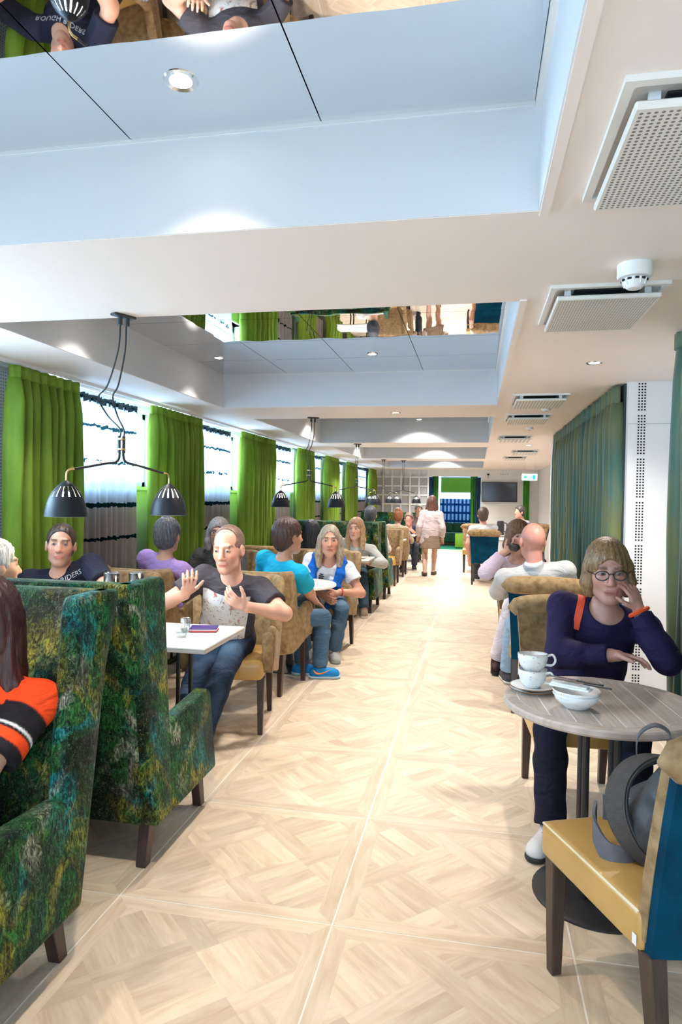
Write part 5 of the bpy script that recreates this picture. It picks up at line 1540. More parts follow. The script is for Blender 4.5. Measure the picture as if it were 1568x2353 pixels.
        def tc2(V):
            col = np.tile(np.array(tcol, float), (len(V), 1))
            if trousers.get('denim'):
                for s in (-1, 1):
                    a, b, c = lg[s]
                    for (p, q) in ((a, b), (b, c)):
                        d = q - p; tt = np.clip(((V - p) @ d) / (d @ d), 0, 1); r = V - (p + tt[:, None] * d)
                        fr = (r @ (fw * 0.7 + up * 0.7)) / 0.08
                        m = np.clip((fr - 0.35) * 1.6, 0, 1) * np.exp(-((tt - 0.5) / 0.38) ** 2) * (np.linalg.norm(r, axis=1) < 0.11)
                        col = col * (1 - 0.55 * m[:, None]) + np.array(trousers['denim']) * 0.55 * m[:, None]
            return col
        sdf_object(trousers.get('name', 'jeans'), f, M_denim if trousers.get('denim') else M_fab, t, tc2, org)
    if skirt:
        f = Field(lo, hi, cv)
        f.cone(P + up * 0.08, P - up * 0.34, 0.16, 0.20, 0.03, flat=(fw, 0.75)); f.clip(P - up * 0.34, -up); f.clip(P + up * 0.07, up)
        sdf_object('skirt', f, M_fab, t, flatcol(skirt), org)
    if shoes and legs:
        for s in (-1, 1):
            a, b, c = lg[s]
            fd = nrm(fw * 1.0 + rt * s * shoes.get('out', 0.18)); fd = fd if 'dir' not in shoes else nrm(rt * shoes['dir'][0] + fw * shoes['dir'][1])
            gz = c[2] - 0.075
            b0 = np.array([c[0], c[1], gz])
            f = Field(b0 - np.array([0.26, 0.26, 0.03]), b0 + np.array([0.26, 0.26, 0.24]), min(cv, 0.007))
            sdv = np.cross(fd, up)
            f.cone(b0 - fd * 0.045 + up * 0.045, b0 + fd * 0.125 + up * 0.036, 0.041, 0.043, 0.02)
            f.cone(b0 + up * 0.05, b0 + up * shoes.get('top', 0.09), 0.044, 0.044, 0.025)
            f.cone(b0 + fd * 0.02 + up * 0.065, b0 + fd * 0.11 + up * 0.045, 0.036, 0.034, 0.02)
            f.clip(b0 + up * 0.018, -up); f.clip(b0 + up * (shoes.get('top', 0.09) + 0.012), up)
            sc = shoes['col']
            sh_o = sdf_object(shoes.get('name', 'shoe'), f, M_shoe, t, flatcol(sc), org)
            f = Field(b0 - np.array([0.26, 0.26, 0.03]), b0 + np.array([0.26, 0.26, 0.1]), min(cv, 0.006))
            f.cone(b0 - fd * 0.05 + up * 0.03, b0 + fd * 0.13 + up * 0.028, 0.046, 0.048, 0.01, flat=(sdv, 0.97))
            f.clip(b0 + up * 0.024, up); f.clip(b0 + up * 0.001, -up)
            sdf_object('sole', f, M_shoe, sh_o, flatcol(shoes.get('sole', (0.6, 0.6, 0.58))), org)
            if shoes.get('lace'):
                lb = MB()
                for kk in range(4):
                    p = b0 + fd * (0.045 + 0.022 * kk) + up * (0.101 - 0.011 * kk)
                    lb.tube([tuple(p - sdv * 0.02 - up * 0.008 - base), tuple(p + up * 0.003 - base), tuple(p + sdv * 0.02 - up * 0.008 - base)], 0.003, 5)
                tag(lb.build('laces', mat('lace_%d' % int(shoes['lace'][0] * 99), shoes['lace'], 0.7, var=0.05), sh_o), kind='stuff')
            if shoes.get('swoosh'):
                pts = [b0 + fd * x + up * z + sdv * 0.046 * (1 if s > 0 else -1) for x, z in ((-0.05, 0.075), (-0.02, 0.05), (0.03, 0.055), (0.085, 0.078))]
                lb = MB().tube([tuple(np.array(p) - base) for p in catmull([tuple(p) for p in pts], 5)], [0.002 + 0.006 * math.sin(PI * min(1, k / 15 + 0.15)) for k in range(16)], 6)
                lb.build('side_mark', mat('orange_mark', (0.9, 0.25, 0.02), 0.5, var=0.03), sh_o)
    # ---------------- hair
    if hair:
        st = hair['style']; hv = hair.get('vox', max(vox, 0.006))
        f = Field(Hc - np.array([0.26, 0.26, 0.42]), Hc + np.array([0.26, 0.26, 0.24]), hv)
        Eh = lambda c, r, k=0.015, sub=False: f.ell(Hp(*c), HR, tuple(q * hs for q in r), k * hs, sub)
        Ch = lambda a, b, r0, r1, k=0.015, sub=False: f.cone(Hp(*a), Hp(*b), r0 * hs, r1 * hs, k * hs, sub)
        v = hair.get('vol', 0.012)
        if st != 'fringe':
            Eh((0, -0.018, 0.036), (0.078 + v, 0.097 + v, 0.094 + v), 0.01)
        if st in ('short', 'crop'):
            Eh((0, -0.050, -0.02), (0.068 + v * 0.8, 0.058 + v * 0.8, 0.075 + v), 0.02)
            f.strands(Hc, HR, hair.get('mess', 0.003) * hs, 22, len(label))
            f.clip(Hp(0, -0.04, hair.get('nape', -0.085)), nrm(-hz * 0.85 + hy * hair.get('taper', 0.5)))
            Eh((0, 0.125, hair.get('line', -0.02)), (0.105, 0.105, 0.11), 0.004, True)
            if hair.get('recede'): Eh((0, 0.10, 0.075), (0.085, 0.085 + hair['recede'], 0.06), 0.006, True)
            if hair.get('ears', True):
                for q in (-1, 1): Eh((q * 0.09, 0.06, -0.055), (0.045, 0.070, 0.07), 0.004, True); Eh((q * 0.09, 0.0, -0.02), (0.02, 0.026, 0.038), 0.004, True)
        elif st in ('long', 'bob'):
            Lh = hair.get('len', 0.26)
            for s in (-1, 1):
                fx = hair.get('flare', 1.0)
                Ch((s * 0.070, 0.005, 0.02), (s * 0.088 * fx, 0.005, -Lh * 0.55), 0.034 * fx, 0.034 * fx, 0.02); Ch((s * 0.088 * fx, 0.005, -Lh * 0.55), (s * 0.085 * fx, hair.get('fall', 0.01), -Lh), 0.034 * fx, 0.024, 0.02)
                Ch((s * 0.045, -0.065, 0.0), (s * 0.05, -0.08, -Lh), 0.048, 0.034, 0.02)
            Ch((0, -0.075, 0.0), (0, -0.085, -Lh), 0.05, 0.036, 0.02)
            f.strands(Hc, HR, hair.get('mess', 0.003) * hs, 24, len(label))
            Eh((0, 0.13, hair.get('line', -0.05)), (hair.get('open', 0.066), 0.115, 0.122), 0.006, True)
            if hair.get('bangs'): Ch((-0.05, 0.085, 0.05), (0.05, 0.085, 0.05), 0.02, 0.02, 0.02); 
        elif st == 'bun':
            Eh((0, -0.05, -0.02), (0.074 + v, 0.06 + v, 0.07 + v), 0.02)
            Eh((0, -0.06, 0.125), (0.05, 0.05, 0.042), 0.012)
            f.strands(Hc, HR, 0.0025 * hs, 22, 1.0); f.clip(Hp(0, 0, -0.08), -hz)
            Eh((0, 0.125, -0.04), (0.10, 0.105, 0.105), 0.004, True)
        elif st == 'fringe':      # balding: hair at the sides and back only
            Eh((0, -0.03, 0.0), (0.078 + v, 0.088 + v, 0.075 + v), 0.01)
            f.wrinkle(0.002, 110, 1.0); f.clip(Hp(0, 0, -0.075), -hz); f.clip(Hp(0, 0, hair.get('crown', 0.05)), nrm(hz + hy * 0.5))
            Eh((0, 0.12, -0.02), (0.12, 0.11, 0.12), 0.004, True)
            Eh((0.09, 0.0, -0.02), (0.02, 0.026, 0.038), 0.004, True); Eh((-0.09, 0.0, -0.02), (0.02, 0.026, 0.038), 0.004, True)
        hc = np.array(hair['col'], float); hc2 = np.array(hair.get('col2', hair['col']), float)
        def hcol(V):
            q = V - Hc; tt = np.clip(((q @ hz) * -1 + 0.05) / 0.28, 0, 1)[:, None]
            return hc * (1 - tt) + hc2 * tt
        sdf_object('hair', f, M_hair, t, hcol, org)
    if glasses:
        gb = MB()
        for s in (-1, 1):
            ring = [Hp(s * 0.034 + 0.026 * math.cos(a), 0.108 - 0.006 * abs(math.cos(a)), 0.004 + 0.019 * math.sin(a)) for a in [2 * PI * k / 20 for k in range(21)]]
            gb.tube([tuple(p - base) for p in ring], 0.0022 * hs, 6, False)
            gb.tube([tuple(Hp(s * 0.060, 0.10, 0.008) - base), tuple(Hp(s * 0.082, 0.05, 0.01) - base), tuple(Hp(s * 0.086, -0.02, 0.0) - base)], 0.002 * hs, 5)
        gb.tube([tuple(Hp(-0.009, 0.110, 0.010) - base), tuple(Hp(0, 0.113, 0.013) - base), tuple(Hp(0.009, 0.110, 0.010) - base)], 0.002 * hs, 5)
        gb.build('eyeglasses', M_black, t)
    info = dict(root=t, neck=neck, sh=sh, tr=tr, tf=tf, su=su, arms=arms, P=P, chest=chest, lg=lg, Hp=Hp, base=base, rt=rt, fw=fw, shirt=getattr(person, 'last_shirt', None))
    return info

# ------------------------------------------------------------------ decals that follow a garment
def on_garment(info, name, verts2d, faces, material, parent, off=0.003, up_shift=0.0, right_shift=0.0, back=False):
    so = info['shirt']; me = so.data
    n = len(me.vertices); co = np.empty(n * 3, np.float32); me.vertices.foreach_get('co', co); co = co.reshape(-1, 3) + info['base']
    bvh = BVHTree.FromPolygons([Vector(c) for c in co], [tuple(p.vertices) for p in me.polygons])
    sgn = -1 if not back else 1
    ex = info['tr'] * (-1 if not back else 1); ez = info['su']; d = info['tf'] * sgn
    c = info['chest'] - d * 0.6 + ez * up_shift + ex * right_shift
    out = []
    for (u, v) in verts2d:
        o = c + ex * u + ez * v
        hit = bvh.ray_cast(Vector(o), Vector(d))
        p = np.array(hit[0]) if hit[0] is not None else o + d * 0.5
        out.append(tuple(p - d * off - info['base']))
    m = MB().add(out, faces)
    return m.build(name, material, parent, smooth=True, angle=None)
def text_2d(body, size, shear=0.0):
    cu = bpy.data.curves.new('lettering', 'FONT'); cu.body = body; cu.size = size; cu.align_x = 'CENTER'; cu.align_y = 'CENTER'; cu.resolution_u = 2
    o = bpy.data.objects.new('lettering_tmp', cu); C.objects.link(o)
    dg = bpy.context.evaluated_depsgraph_get(); dg.update()
    me = o.evaluated_get(dg).to_mesh()
    v = [(p.co.x, p.co.y) for p in me.vertices]; f = [tuple(p.vertices) for p in me.polygons]
    o.evaluated_get(dg).to_mesh_clear(); bpy.data.objects.remove(o); bpy.data.curves.remove(cu)
    return v, f

SK1 = (0.56, 0.29, 0.19); SK2 = (0.62, 0.36, 0.25); SK3 = (0.55, 0.24, 0.15)
JEAN = dict(col=(0.06, 0.125, 0.21), denim=(0.34, 0.48, 0.62))
DARKJ = dict(col=(0.010, 0.022, 0.05), denim=(0.12, 0.22, 0.36))

# man in the navy shirt behind the booth
i3 = person('man in a navy lettered t-shirt facing the camera beside the first green curtain', (-2.50, 4.08, 0.56), (-2.557, 3.85, 1.172), PI + 0.22, hyaw=0.28, hpitch=0.04, hroll=0.06, wr=('w', -2.85, 3.62, 0.77), wl=('w', -2.22, 3.55, 0.80),
            elbow_l=(-0.9, -0.2, 0.2), elbow_r=(0.8, -0.3, -0.5), skin=(0.58, 0.29, 0.19), vox=0.006, shirt=dict(col=(0.012, 0.013, 0.028), sleeve=0.8, loose=0.01, neck=0.058), trousers=DARKJ, shoes=dict(col=(0.03, 0.03, 0.03)),
            hair=dict(style='short', col=(0.045, 0.025, 0.018), vol=0.005, line=-0.008, mess=0.0015), stubble=(0.25, 0.13, 0.10), hs=1.05, shrug=0.045, shoulder=0.20)
v, fcs = text_2d('ROUGH RIDERS', 0.044)
v = [(x, y + 0.25 * x * x * 4 - 0.0) for x, y in v]
M_print = mat('pale_print', (0.55, 0.56, 0.58), 0.7, var=0.2, vscale=60)
on_garment(i3, 'lettering', v, fcs, M_print, i3['shirt'], up_shift=0.140)

# man with the white print
i6 = person('balding man in a grey shirt with a large white print, hands raised', (-1.60, 4.24, 0.57), (-1.483, 3.95, 1.172), PI + 0.16, hyaw=-0.20, hpitch=-0.16, wr=('w', -1.665, 3.74, 0.915), wl=('w', -1.30, 3.76, 0.855),
            elbow_l=(-1.0, 0.1, -0.45), elbow_r=(0.9, 0.0, -0.55), skin=(0.66, 0.35, 0.25), vox=0.006, girth=1.12, shirt=dict(col=(0.055, 0.05, 0.06), sleeve=0.62, loose=0.010, neck=0.074), trousers=DARKJ,
            ft=('w', -1.62, 3.52, 0.075), fl=('w', -1.52, 3.62, 0.075), shoes=dict(col=(0.03, 0.03, 0.03)), hair=dict(style='short', col=(0.20, 0.115, 0.085), vol=0.002, mess=0.0008, recede=0.015), hs=1.12,
            hand_r=dict(d=(-0.3, 0.5, 0.6), n=(0.3, 0.5, 0.3), s=(-0.7, 0.2, 0.5), curl=0.7), hand_l=dict(d=(0.7, 0.3, 0.4), n=(0, 0.7, 0.5), s=(-0.2, 0.4, 0.8), curl=0.8), brow=(0.25, 0.13, 0.09))
def sketch_mat():
    m = bpy.data.materials.new('white_sketch_print'); m.use_nodes = True
    nt = m.node_tree; b = nt.nodes['Principled BSDF']
    tc = nt.nodes.new('ShaderNodeTexCoord')
    def nz(scale, dist, loc):
        mp = nt.nodes.new('ShaderNodeMapping'); mp.inputs['Location'].default_value = loc; nt.links.new(tc.outputs['Object'], mp.inputs[0])
        n = nt.nodes.new('ShaderNodeTexNoise'); n.inputs['Scale'].default_value = scale; n.inputs['Detail'].default_value = 3; n.inputs['Distortion'].default_value = dist; nt.links.new(mp.outputs[0], n.inputs['Vector']); return n.outputs['Fac']
    def rmp(f, a, bb):
        r = nt.nodes.new('ShaderNodeMapRange'); r.inputs['From Min'].default_value = a; r.inputs['From Max'].default_value = bb; nt.links.new(f, r.inputs['Value']); return r.outputs[0]
    def mixc(f, a, c):
        x = nt.nodes.new('ShaderNodeMix'); x.data_type = 'RGBA'; nt.links.new(f, x.inputs['Factor'])
        if isinstance(a, tuple): x.inputs['A'].default_value = (*a, 1)
        else: nt.links.new(a, x.inputs['A'])
        x.inputs['B'].default_value = (*c, 1); return x.outputs['Result']
    c = mixc(rmp(nz(13, 1.0, (1, 2, 3)), 0.56, 0.68), (0.80, 0.78, 0.76), (0.45, 0.17, 0.12))
    c = mixc(rmp(nz(26, 3.0, (5, 1, 0)), 0.60, 0.68), c, (0.16, 0.15, 0.17))
    nt.links.new(c, b.inputs['Base Color']); b.inputs['Roughness'].default_value = 0.8
    return m
nu, nv = 16, 16
gv = [((i / nu - 0.5) * 0.30, (j / nv - 0.5) * 0.30) for j in range(nv + 1) for i in range(nu + 1)]
gf = [(j*(nu+1)+i, j*(nu+1)+i+1, (j+1)*(nu+1)+i+1, (j+1)*(nu+1)+i) for j in range(nv) for i in range(nu)]
on_garment(i6, 'shirt_print', gv, gf, sketch_mat(), i6['shirt'], off=0.004, up_shift=-0.055, right_shift=-0.01)

# woman in orange and black, near booth
def orange_black(V, k):
    col = np.tile(np.array([0.012, 0.010, 0.014]), (len(V), 1))
    OR = np.array([0.85, 0.07, 0.012]); WH = np.array([0.75, 0.75, 0.75])
    for s in (-1, 1):
        a, b, c = k['arms'][s]; d = b - a
        tt = ((V - a) @ d) / (d @ d); side = (V - k['neck']) @ k['tr'] * s
        r = np.linalg.norm(V - (a + np.clip(tt, 0, 1)[:, None] * d), axis=1)
        arm = (r < 0.09) & (side > 0.12)
        def put(m, c):
            m = np.clip(m, 0, 1)[:, None]; col[:] = col * (1 - m) + c * m
        sm = lambda a, b, x: np.clip((x - a) / (b - a), 0, 1)
        put(arm * sm(0.495, 0.507, tt) * (1 - sm(0.528, 0.540, tt)), WH)
        put(arm * sm(0.565, 0.578, tt) * (1 - sm(0.69, 0.703, tt)), OR)
        sx = ((V - k['neck']) @ k['su'])
        yoke = (sx > -0.105 - 0.04 * (side > 0.14)) & (side > 0.05) & (side < 0.40) & (((V - k['neck']) @ k['tf']) > -0.2)
        put((yoke & ~(arm & (tt > 0.245))) * (1 - arm * sm(0.22, 0.24, tt)), OR)
    return col
i2 = person('long-haired person in an orange and black shirt at the left edge', (-1.60, 1.72, 0.52), (-1.570, 1.93, 1.068), PI + 0.10, hyaw=0.0, hpitch=-0.1, wr=('w', -1.85, 1.40, 0.60), wl=('w', -1.50, 1.42, 0.50), elbow_l=(-0.5, -0.6, -0.5),
            skin=(0.62, 0.36, 0.25), vox=0.007, cvox=0.005, male=False, shirt=dict(col=orange_black, sleeve=0.82, loose=0.012), trousers=dict(col=(0.02, 0.02, 0.03)), shoes=dict(col=(0.03, 0.03, 0.03)),
            hair=dict(style='long', col=(0.035, 0.010, 0.010), col2=(0.05, 0.012, 0.010), len=0.34, vol=0.02, vox=0.007), hs=1.1, shoulder=0.185)

# white-haired head above the booth at the left edge
person('white-haired person seen over the booth back at the left edge', (-2.22, 2.86, 0.52), (-2.20, 2.80, 1.150), 0.05, hyaw=-0.6, skin=SK2, vox=0.010, shirt=dict(col=(0.35, 0.33, 0.32), sleeve=1.9), trousers=dict(col=(0.1, 0.1, 0.12)), shoes=dict(col=(0.03, 0.03, 0.03)),
       ft=(0.12, 0.48, 0.075), fl=(-0.12, 0.48, 0.075), hair=dict(style='short', col=(0.62, 0.60, 0.56), vol=0.012, mess=0.005), male=True, wr=(0.2, 0.32, 0.76), wl=(-0.2, 0.32, 0.76))

# lilac woman from behind
person('short grey-haired woman in a lilac t-shirt seen from behind', (-2.44, 5.06, 0.55), (-2.372, 4.98, 1.178), -0.30, hyaw=0.25, skin=SK1, vox=0.007, male=False, shirt=dict(col=(0.42, 0.27, 0.60), sleeve=0.62, loose=0.016, neck=0.068, neckf=0.0), trousers=dict(col=(0.08, 0.08, 0.10)),
       shoes=dict(col=(0.05, 0.05, 0.05)), hair=dict(style='short', col=(0.115, 0.115, 0.13), vol=0.015, mess=0.005, nape=-0.085), wr=(0.22, 0.28, 0.77), wl=(-0.2, 0.3, 0.77), hs=1.05, shoulder=0.185, elbow_r=(0.9, -0.4, -0.6), ft=(0.1, 0.40, 0.075), fl=(-0.1, 0.38, 0.075))
# person with glasses opposite
person('grey-haired person with glasses in a dark grey shirt facing the camera', (-2.42, 6.30, 0.54), (-2.369, 6.05, 1.145), PI + 0.15, hyaw=0.1, skin=(0.50, 0.25, 0.17), vox=0.0085, male=True, girth=1.2, glasses=True, shirt=dict(name='long_sleeve_shirt', col=(0.075, 0.07, 0.068), sleeve=1.95, loose=0.008),
       trousers=dict(col=(0.05, 0.05, 0.06)), shoes=dict(col=(0.04, 0.04, 0.04)), hair=dict(style='bob', col=(0.26, 0.24, 0.23), len=0.13, vol=0.014), hs=1.08, wr=('w', -2.6, 5.85, 0.78), wl=('w', -2.25, 5.85, 0.78))
# turquoise woman
i7 = person('brown-haired woman in a turquoise t-shirt, jeans and blue running shoes', (-1.56, 5.18, 0.555), (-1.434, 5.14, 1.185), -0.42, hyaw=-0.30, skin=(0.56, 0.28, 0.18), vox=0.0065, male=False, shirt=dict(col=(0.01, 0.40, 0.62), sleeve=0.66, loose=0.015, neck=0.070, neckf=0.0),
            trousers=JEAN, ft=('w', -1.245, 5.46, 0.075), fl=('w', -1.41, 5.53, 0.075), shoes=dict(name='running_shoe', col=(0.01, 0.22, 0.55), sole=(0.45, 0.62, 0.75), lace=(0.9, 0.25, 0.05), swoosh=True, dir=(0.72, 0.55), top=0.085),
            hair=dict(style='short', col=(0.07, 0.030, 0.020), vol=0.018, mess=0.0025, nape=-0.080, taper=0.75), wr=('w', -1.29, 5.52, 0.60), wl=('w', -1.62, 5.58, 0.78), hs=1.08, elbow_r=(0.7, -0.7, -0.3), shoulder=0.18,
            hand_r=dict(d=(0.25, 0.7, -0.6), n=(0.5, 0.3, 0.7), s=(-0.9, 0.2, 0.0), curl=0.35))
# woman with blue sweater
i10 = person('fair-haired woman in a white t-shirt with a blue sweater round her shoulders', (-1.42, 6.42, 0.55), (-1.321, 6.15, 1.095), PI + 0.05, hyaw=0.18, hpitch=-0.02, skin=(0.60, 0.30, 0.20), vox=0.006, male=False, shirt=dict(col=(0.72, 0.72, 0.74), sleeve=0.5, loose=0.014, neck=0.074, neckd=1.1),
            trousers=JEAN, fl=('w', -1.255, 6.10, 0.075), ft=('w', -1.50, 6.02, 0.075), shoes=dict(name='sneaker', col=(0.50, 0.50, 0.50), sole=(0.35, 0.34, 0.34), lace=(0.7, 0.7, 0.7), out=0.3), knee=(0.35, 0.8, 0.7),
            hair=dict(style='long', col=(0.30, 0.24, 0.18), col2=(0.36, 0.26, 0.17), len=0.20, vol=0.006, line=-0.028, open=0.064, mess=0.0013), wr=('w', -1.345, 6.02, 0.605), wl=('w', -1.215, 6.06, 0.635), elbow_l=(-0.8, -0.4, -0.3), elbow_r=(0.7, -0.3, -0.4), hs=1.13, shoulder=0.175,
            hand_r=dict(d=(-0.6, 0.6, -0.35), n=(0.3, 0.7, 0.5), s=(-0.3, 0.5, 0.8), curl=0.6), hand_l=dict(d=(0.75, 0.35, -0.5), n=(-0.2, 0.8, 0.5), s=(0.4, 0.3, 0.8), curl=0.6))
def sweater(info, col):
    f = Field(info['neck'] - np.array([0.4, 0.4, 0.65]), info['neck'] + np.array([0.4, 0.4, 0.15]), 0.007)
    n, tr, tf, su = info['neck'], info['tr'], info['tf'], info['su']
    for s in (-1, 1):
        pts = [n + tr * s * 0.07 - tf * 0.085 - su * 0.01, n + tr * s * 0.125 - tf * 0.0 + su * 0.008, n + tr * s * 0.13 + tf * 0.095 - su * 0.06, n + tr * s * 0.118 + tf * 0.155 - su * 0.16, n + tr * s * 0.105 + tf * 0.165 - su * 0.27, n + tr * s * 0.085 + tf * 0.16 - su * 0.40]
        rr = [0.05, 0.046, 0.044, 0.044, 0.046, 0.048]
        for k in range(5): f.cone(pts[k], pts[k+1], rr[k], rr[k+1], 0.02, flat=(tf, 0.5))
    f.cone(n + tr * 0.08 - tf * 0.09 - su * 0.02, n - tr * 0.08 - tf * 0.09 - su * 0.02, 0.05, 0.05, 0.02)
    f.ell(n - tf * 0.13 - su * 0.15, [tr, tf, su], (0.17, 0.03, 0.17), 0.03)
    f.wrinkle(0.003, 45, 1)
    f.cone(n - su * 0.02, n + su * 0.15, 0.066, 0.07, 0.0, True)
    return sdf_object('draped_sweater', f, M_fab, info['root'], flatcol(col), tuple(info['base']))
sweater(i10, (0.008, 0.13, 0.55))
br = MB()
_a, _b, _c = i10['arms'][-1]
_d = nrm(_c - _b)
br.tube([tuple(_c - _d * 0.03 + (np.cross(_d, nrm(np.cross(_d, [0, 0, 1]))) * math.sin(q) + nrm(np.cross(_d, [0, 0, 1])) * math.cos(q)) * 0.033 - i10['base']) for q in [2 * PI * k / 16 for k in range(17)]], 0.007, 6, False)
br.build('wristband', mat('red_band', (0.6, 0.02, 0.03), 0.5, var=0.05), i10['root'])
tb = []
for k, (y, w) in enumerate(((0.075, 0.035), (0.058, 0.05), (0.041, 0.045))):
    on_garment(i10, 'chest_mark', [(-w/2, y - 0.006), (w/2, y - 0.006), (w/2, y + 0.006), (-w/2, y + 0.006)], [(0, 1, 2, 3)], M_black, i10['shirt'], up_shift=-0.02, right_shift=-0.035)

# booth pair
person('long fair-haired person in a pale grey sweater seated in the mid-room booth', (-1.60, 9.02, 0.52), (-1.533, 8.75, 1.085), PI, hyaw=-0.15, skin=(0.62, 0.36, 0.26), vox=0.0095, male=True, shirt=dict(name='sweater', col=(0.52, 0.53, 0.50), sleeve=1.92, loose=0.004), trousers=dict(col=(0.03, 0.06, 0.09), denim=(0.12, 0.22, 0.30)),
       fl=('w', -1.36, 8.46, 0.075), ft=('w', -1.7, 8.5, 0.075), shoes=dict(col=(0.25, 0.18, 0.13), sole=(0.6, 0.57, 0.5)), hair=dict(style='long', col=(0.36, 0.20, 0.10), col2=(0.50, 0.32, 0.16), len=0.22, vol=0.012, line=-0.04, mess=0.0015), wr=('w', -1.55, 8.52, 0.70), wl=('w', -1.33, 8.50, 0.68), hs=1.15, elbow_l=(-0.9, -0.3, -0.4), shoulder=0.205)
person('dark-haired person in dark blue seen from behind in the mid-room booth', (-2.20, 9.0, 0.50), (-2.166, 8.92, 1.03), PI + 0.3, hyaw=2.6, skin=SK2, vox=0.0115, male=False, shirt=dict(name='jacket', col=(0.025, 0.030, 0.05), sleeve=1.95), trousers=dict(col=(0.02, 0.02, 0.03)), shoes=dict(col=(0.02, 0.02, 0.02)),
       hair=dict(style='bob', col=(0.008, 0.008, 0.014), len=0.18, vol=0.018, vox=0.01), hs=1.15, wr=('w', -2.4, 8.75, 0.72), wl=('w', -2.0, 8.75, 0.72))
# farther people on the left
FAR = dict(vox=0.0135, cvox=0.013)
def farp(label, pelvis, head, yaw, shirtcol, haircol, style='short', hyaw=0.0, male=True, trous=(0.04, 0.05, 0.07), sleeve=1.95, wr=None, wl=None, glasses=False, skin=SK2, hs=1.08, **kw):
    return person(label, pelvis, head, yaw, hyaw=hyaw, skin=skin, male=male, shirt=dict(col=shirtcol, sleeve=sleeve, ease=0.012), trousers=dict(col=trous), shoes=dict(col=(0.03, 0.03, 0.03)), hair=dict(style=style, col=haircol, vol=0.014, vox=0.012, len=kw.pop('hl', 0.2)) if style else None,
                  wr=wr, wl=wl, glasses=glasses, hs=hs, **FAR, **kw)
farp('person in white seen from behind over the mid-room booth', (-1.66, 10.36, 0.55), (-1.594, 10.42, 1.226), 0.0, (0.66, 0.62, 0.58), (0.06, 0.06, 0.07))
farp('person with a reddish bun in a beige jacket seen from behind', (-1.53, 13.12, 0.55), (-1.477, 13.15, 1.14), 0.0, (0.45, 0.35, 0.24), (0.25, 0.09, 0.035), 'bun', male=False)
farp('person with glasses in a navy jacket facing the camera at a far table', (-1.36, 14.62, 0.52), (-1.386, 14.40, 1.05), PI, (0.02, 0.025, 0.06), (0.16, 0.10, 0.07), glasses=True, skin=(0.62, 0.30, 0.22), wr=('w', -1.5, 14.2, 0.78), wl=('w', -1.25, 14.2, 0.78))
farp('grey-haired person behind the farthest booth, beside the walking woman', (-1.36, 16.25, 0.55), (-1.333, 16.3, 1.218), PI + 0.2, (0.30, 0.20, 0.2), (0.25, 0.22, 0.2))
# right side, far
farp('man in a white shirt seen from behind on the far teal-backed chair', (0.17, 12.42, 0.56), (0.127, 12.44, 1.21), 0.0, (0.66, 0.66, 0.66), (0.09, 0.055, 0.04), hyaw=0.15, sleeve=0.6, wr=('w', -0.06, 12.55, 0.60), wl=('w', -0.10, 12.30, 0.45), skin=(0.62, 0.32, 0.23))
farp('leaning man in a grey hooded jacket below the wall television', (1.16, 15.25, 0.56), (0.924, 15.08, 1.23), PI / 2 + 0.45, (0.26, 0.25, 0.27), (0.05, 0.04, 0.035), 'short', hyaw=0.1, skin=(0.60, 0.30, 0.22), wr=('w', 0.75, 14.9, 0.80), wl=('w', 0.72, 15.1, 0.78), shoulder=0.19)

# walking woman
person('woman in a pale pink cardigan and taupe skirt walking away down the aisle', (-0.86, 13.3, 0.87), (-0.835, 13.32, 1.415), 0.05, skin=(0.60, 0.36, 0.27), vox=0.010, cvox=0.011, male=False, shirt=dict(name='cardigan', col=(0.62, 0.52, 0.52), sleeve=1.9, ease=0.014, hem=-0.26, tail=0.24, loose=0.002), skirt=(0.28, 0.20, 0.14),
       wr=(0.235, 0.02, 0.74), wl=(-0.235, 0.0, 0.75), elbow_r=(0.25, -1, 0), elbow_l=(-0.25, -1, 0), ft=(0.07, 0.16, 0.075), fl=(-0.09, -0.12, 0.085), knee=(0.05, 1.0, 0.1), shoes=dict(col=(0.12, 0.08, 0.06), top=0.05, sole=(0.05, 0.04, 0.03)), hair=dict(style='bob', col=(0.12, 0.05, 0.03), len=0.19, vol=0.016, vox=0.010))

# drinking woman and bald man
i19 = person('woman in a pale lilac blouse and white trousers drinking from a dark cup', (0.45, 6.42, 0.55), (0.369, 6.12, 1.175), PI + 0.12, hyaw=0.1, skin=(0.62, 0.34, 0.25), vox=0.008, male=False, shirt=dict(name='blouse', col=(0.62, 0.50, 0.58), sleeve=1.85, loose=0.012, neck=0.08), trousers=dict(name='trousers', col=(0.70, 0.62, 0.66), cuff=0.06),
             ft=('w', 0.20, 6.05, 0.085), fl=('w', 0.52, 6.0, 0.075), shoes=dict(name='ankle_boot', col=(0.035, 0.014, 0.016), sole=(0.02, 0.02, 0.02), top=0.15), hair=dict(style='bob', col=(0.17, 0.085, 0.045), len=0.12, vol=0.014, bangs=True), wr=('w', 0.245, 5.98, 1.050), wl=('w', 0.52, 6.0, 0.80), hs=1.1,
             elbow_r=(0.8, 0.3, -0.8), hand_r=dict(d=(-0.7, 0.1, 0.45), n=(0.2, 0.8, 0.3), s=(-0.2, 0.3, 0.9), curl=0.75), curl=0.7, knee=(0.1, 0.9, 0.5))
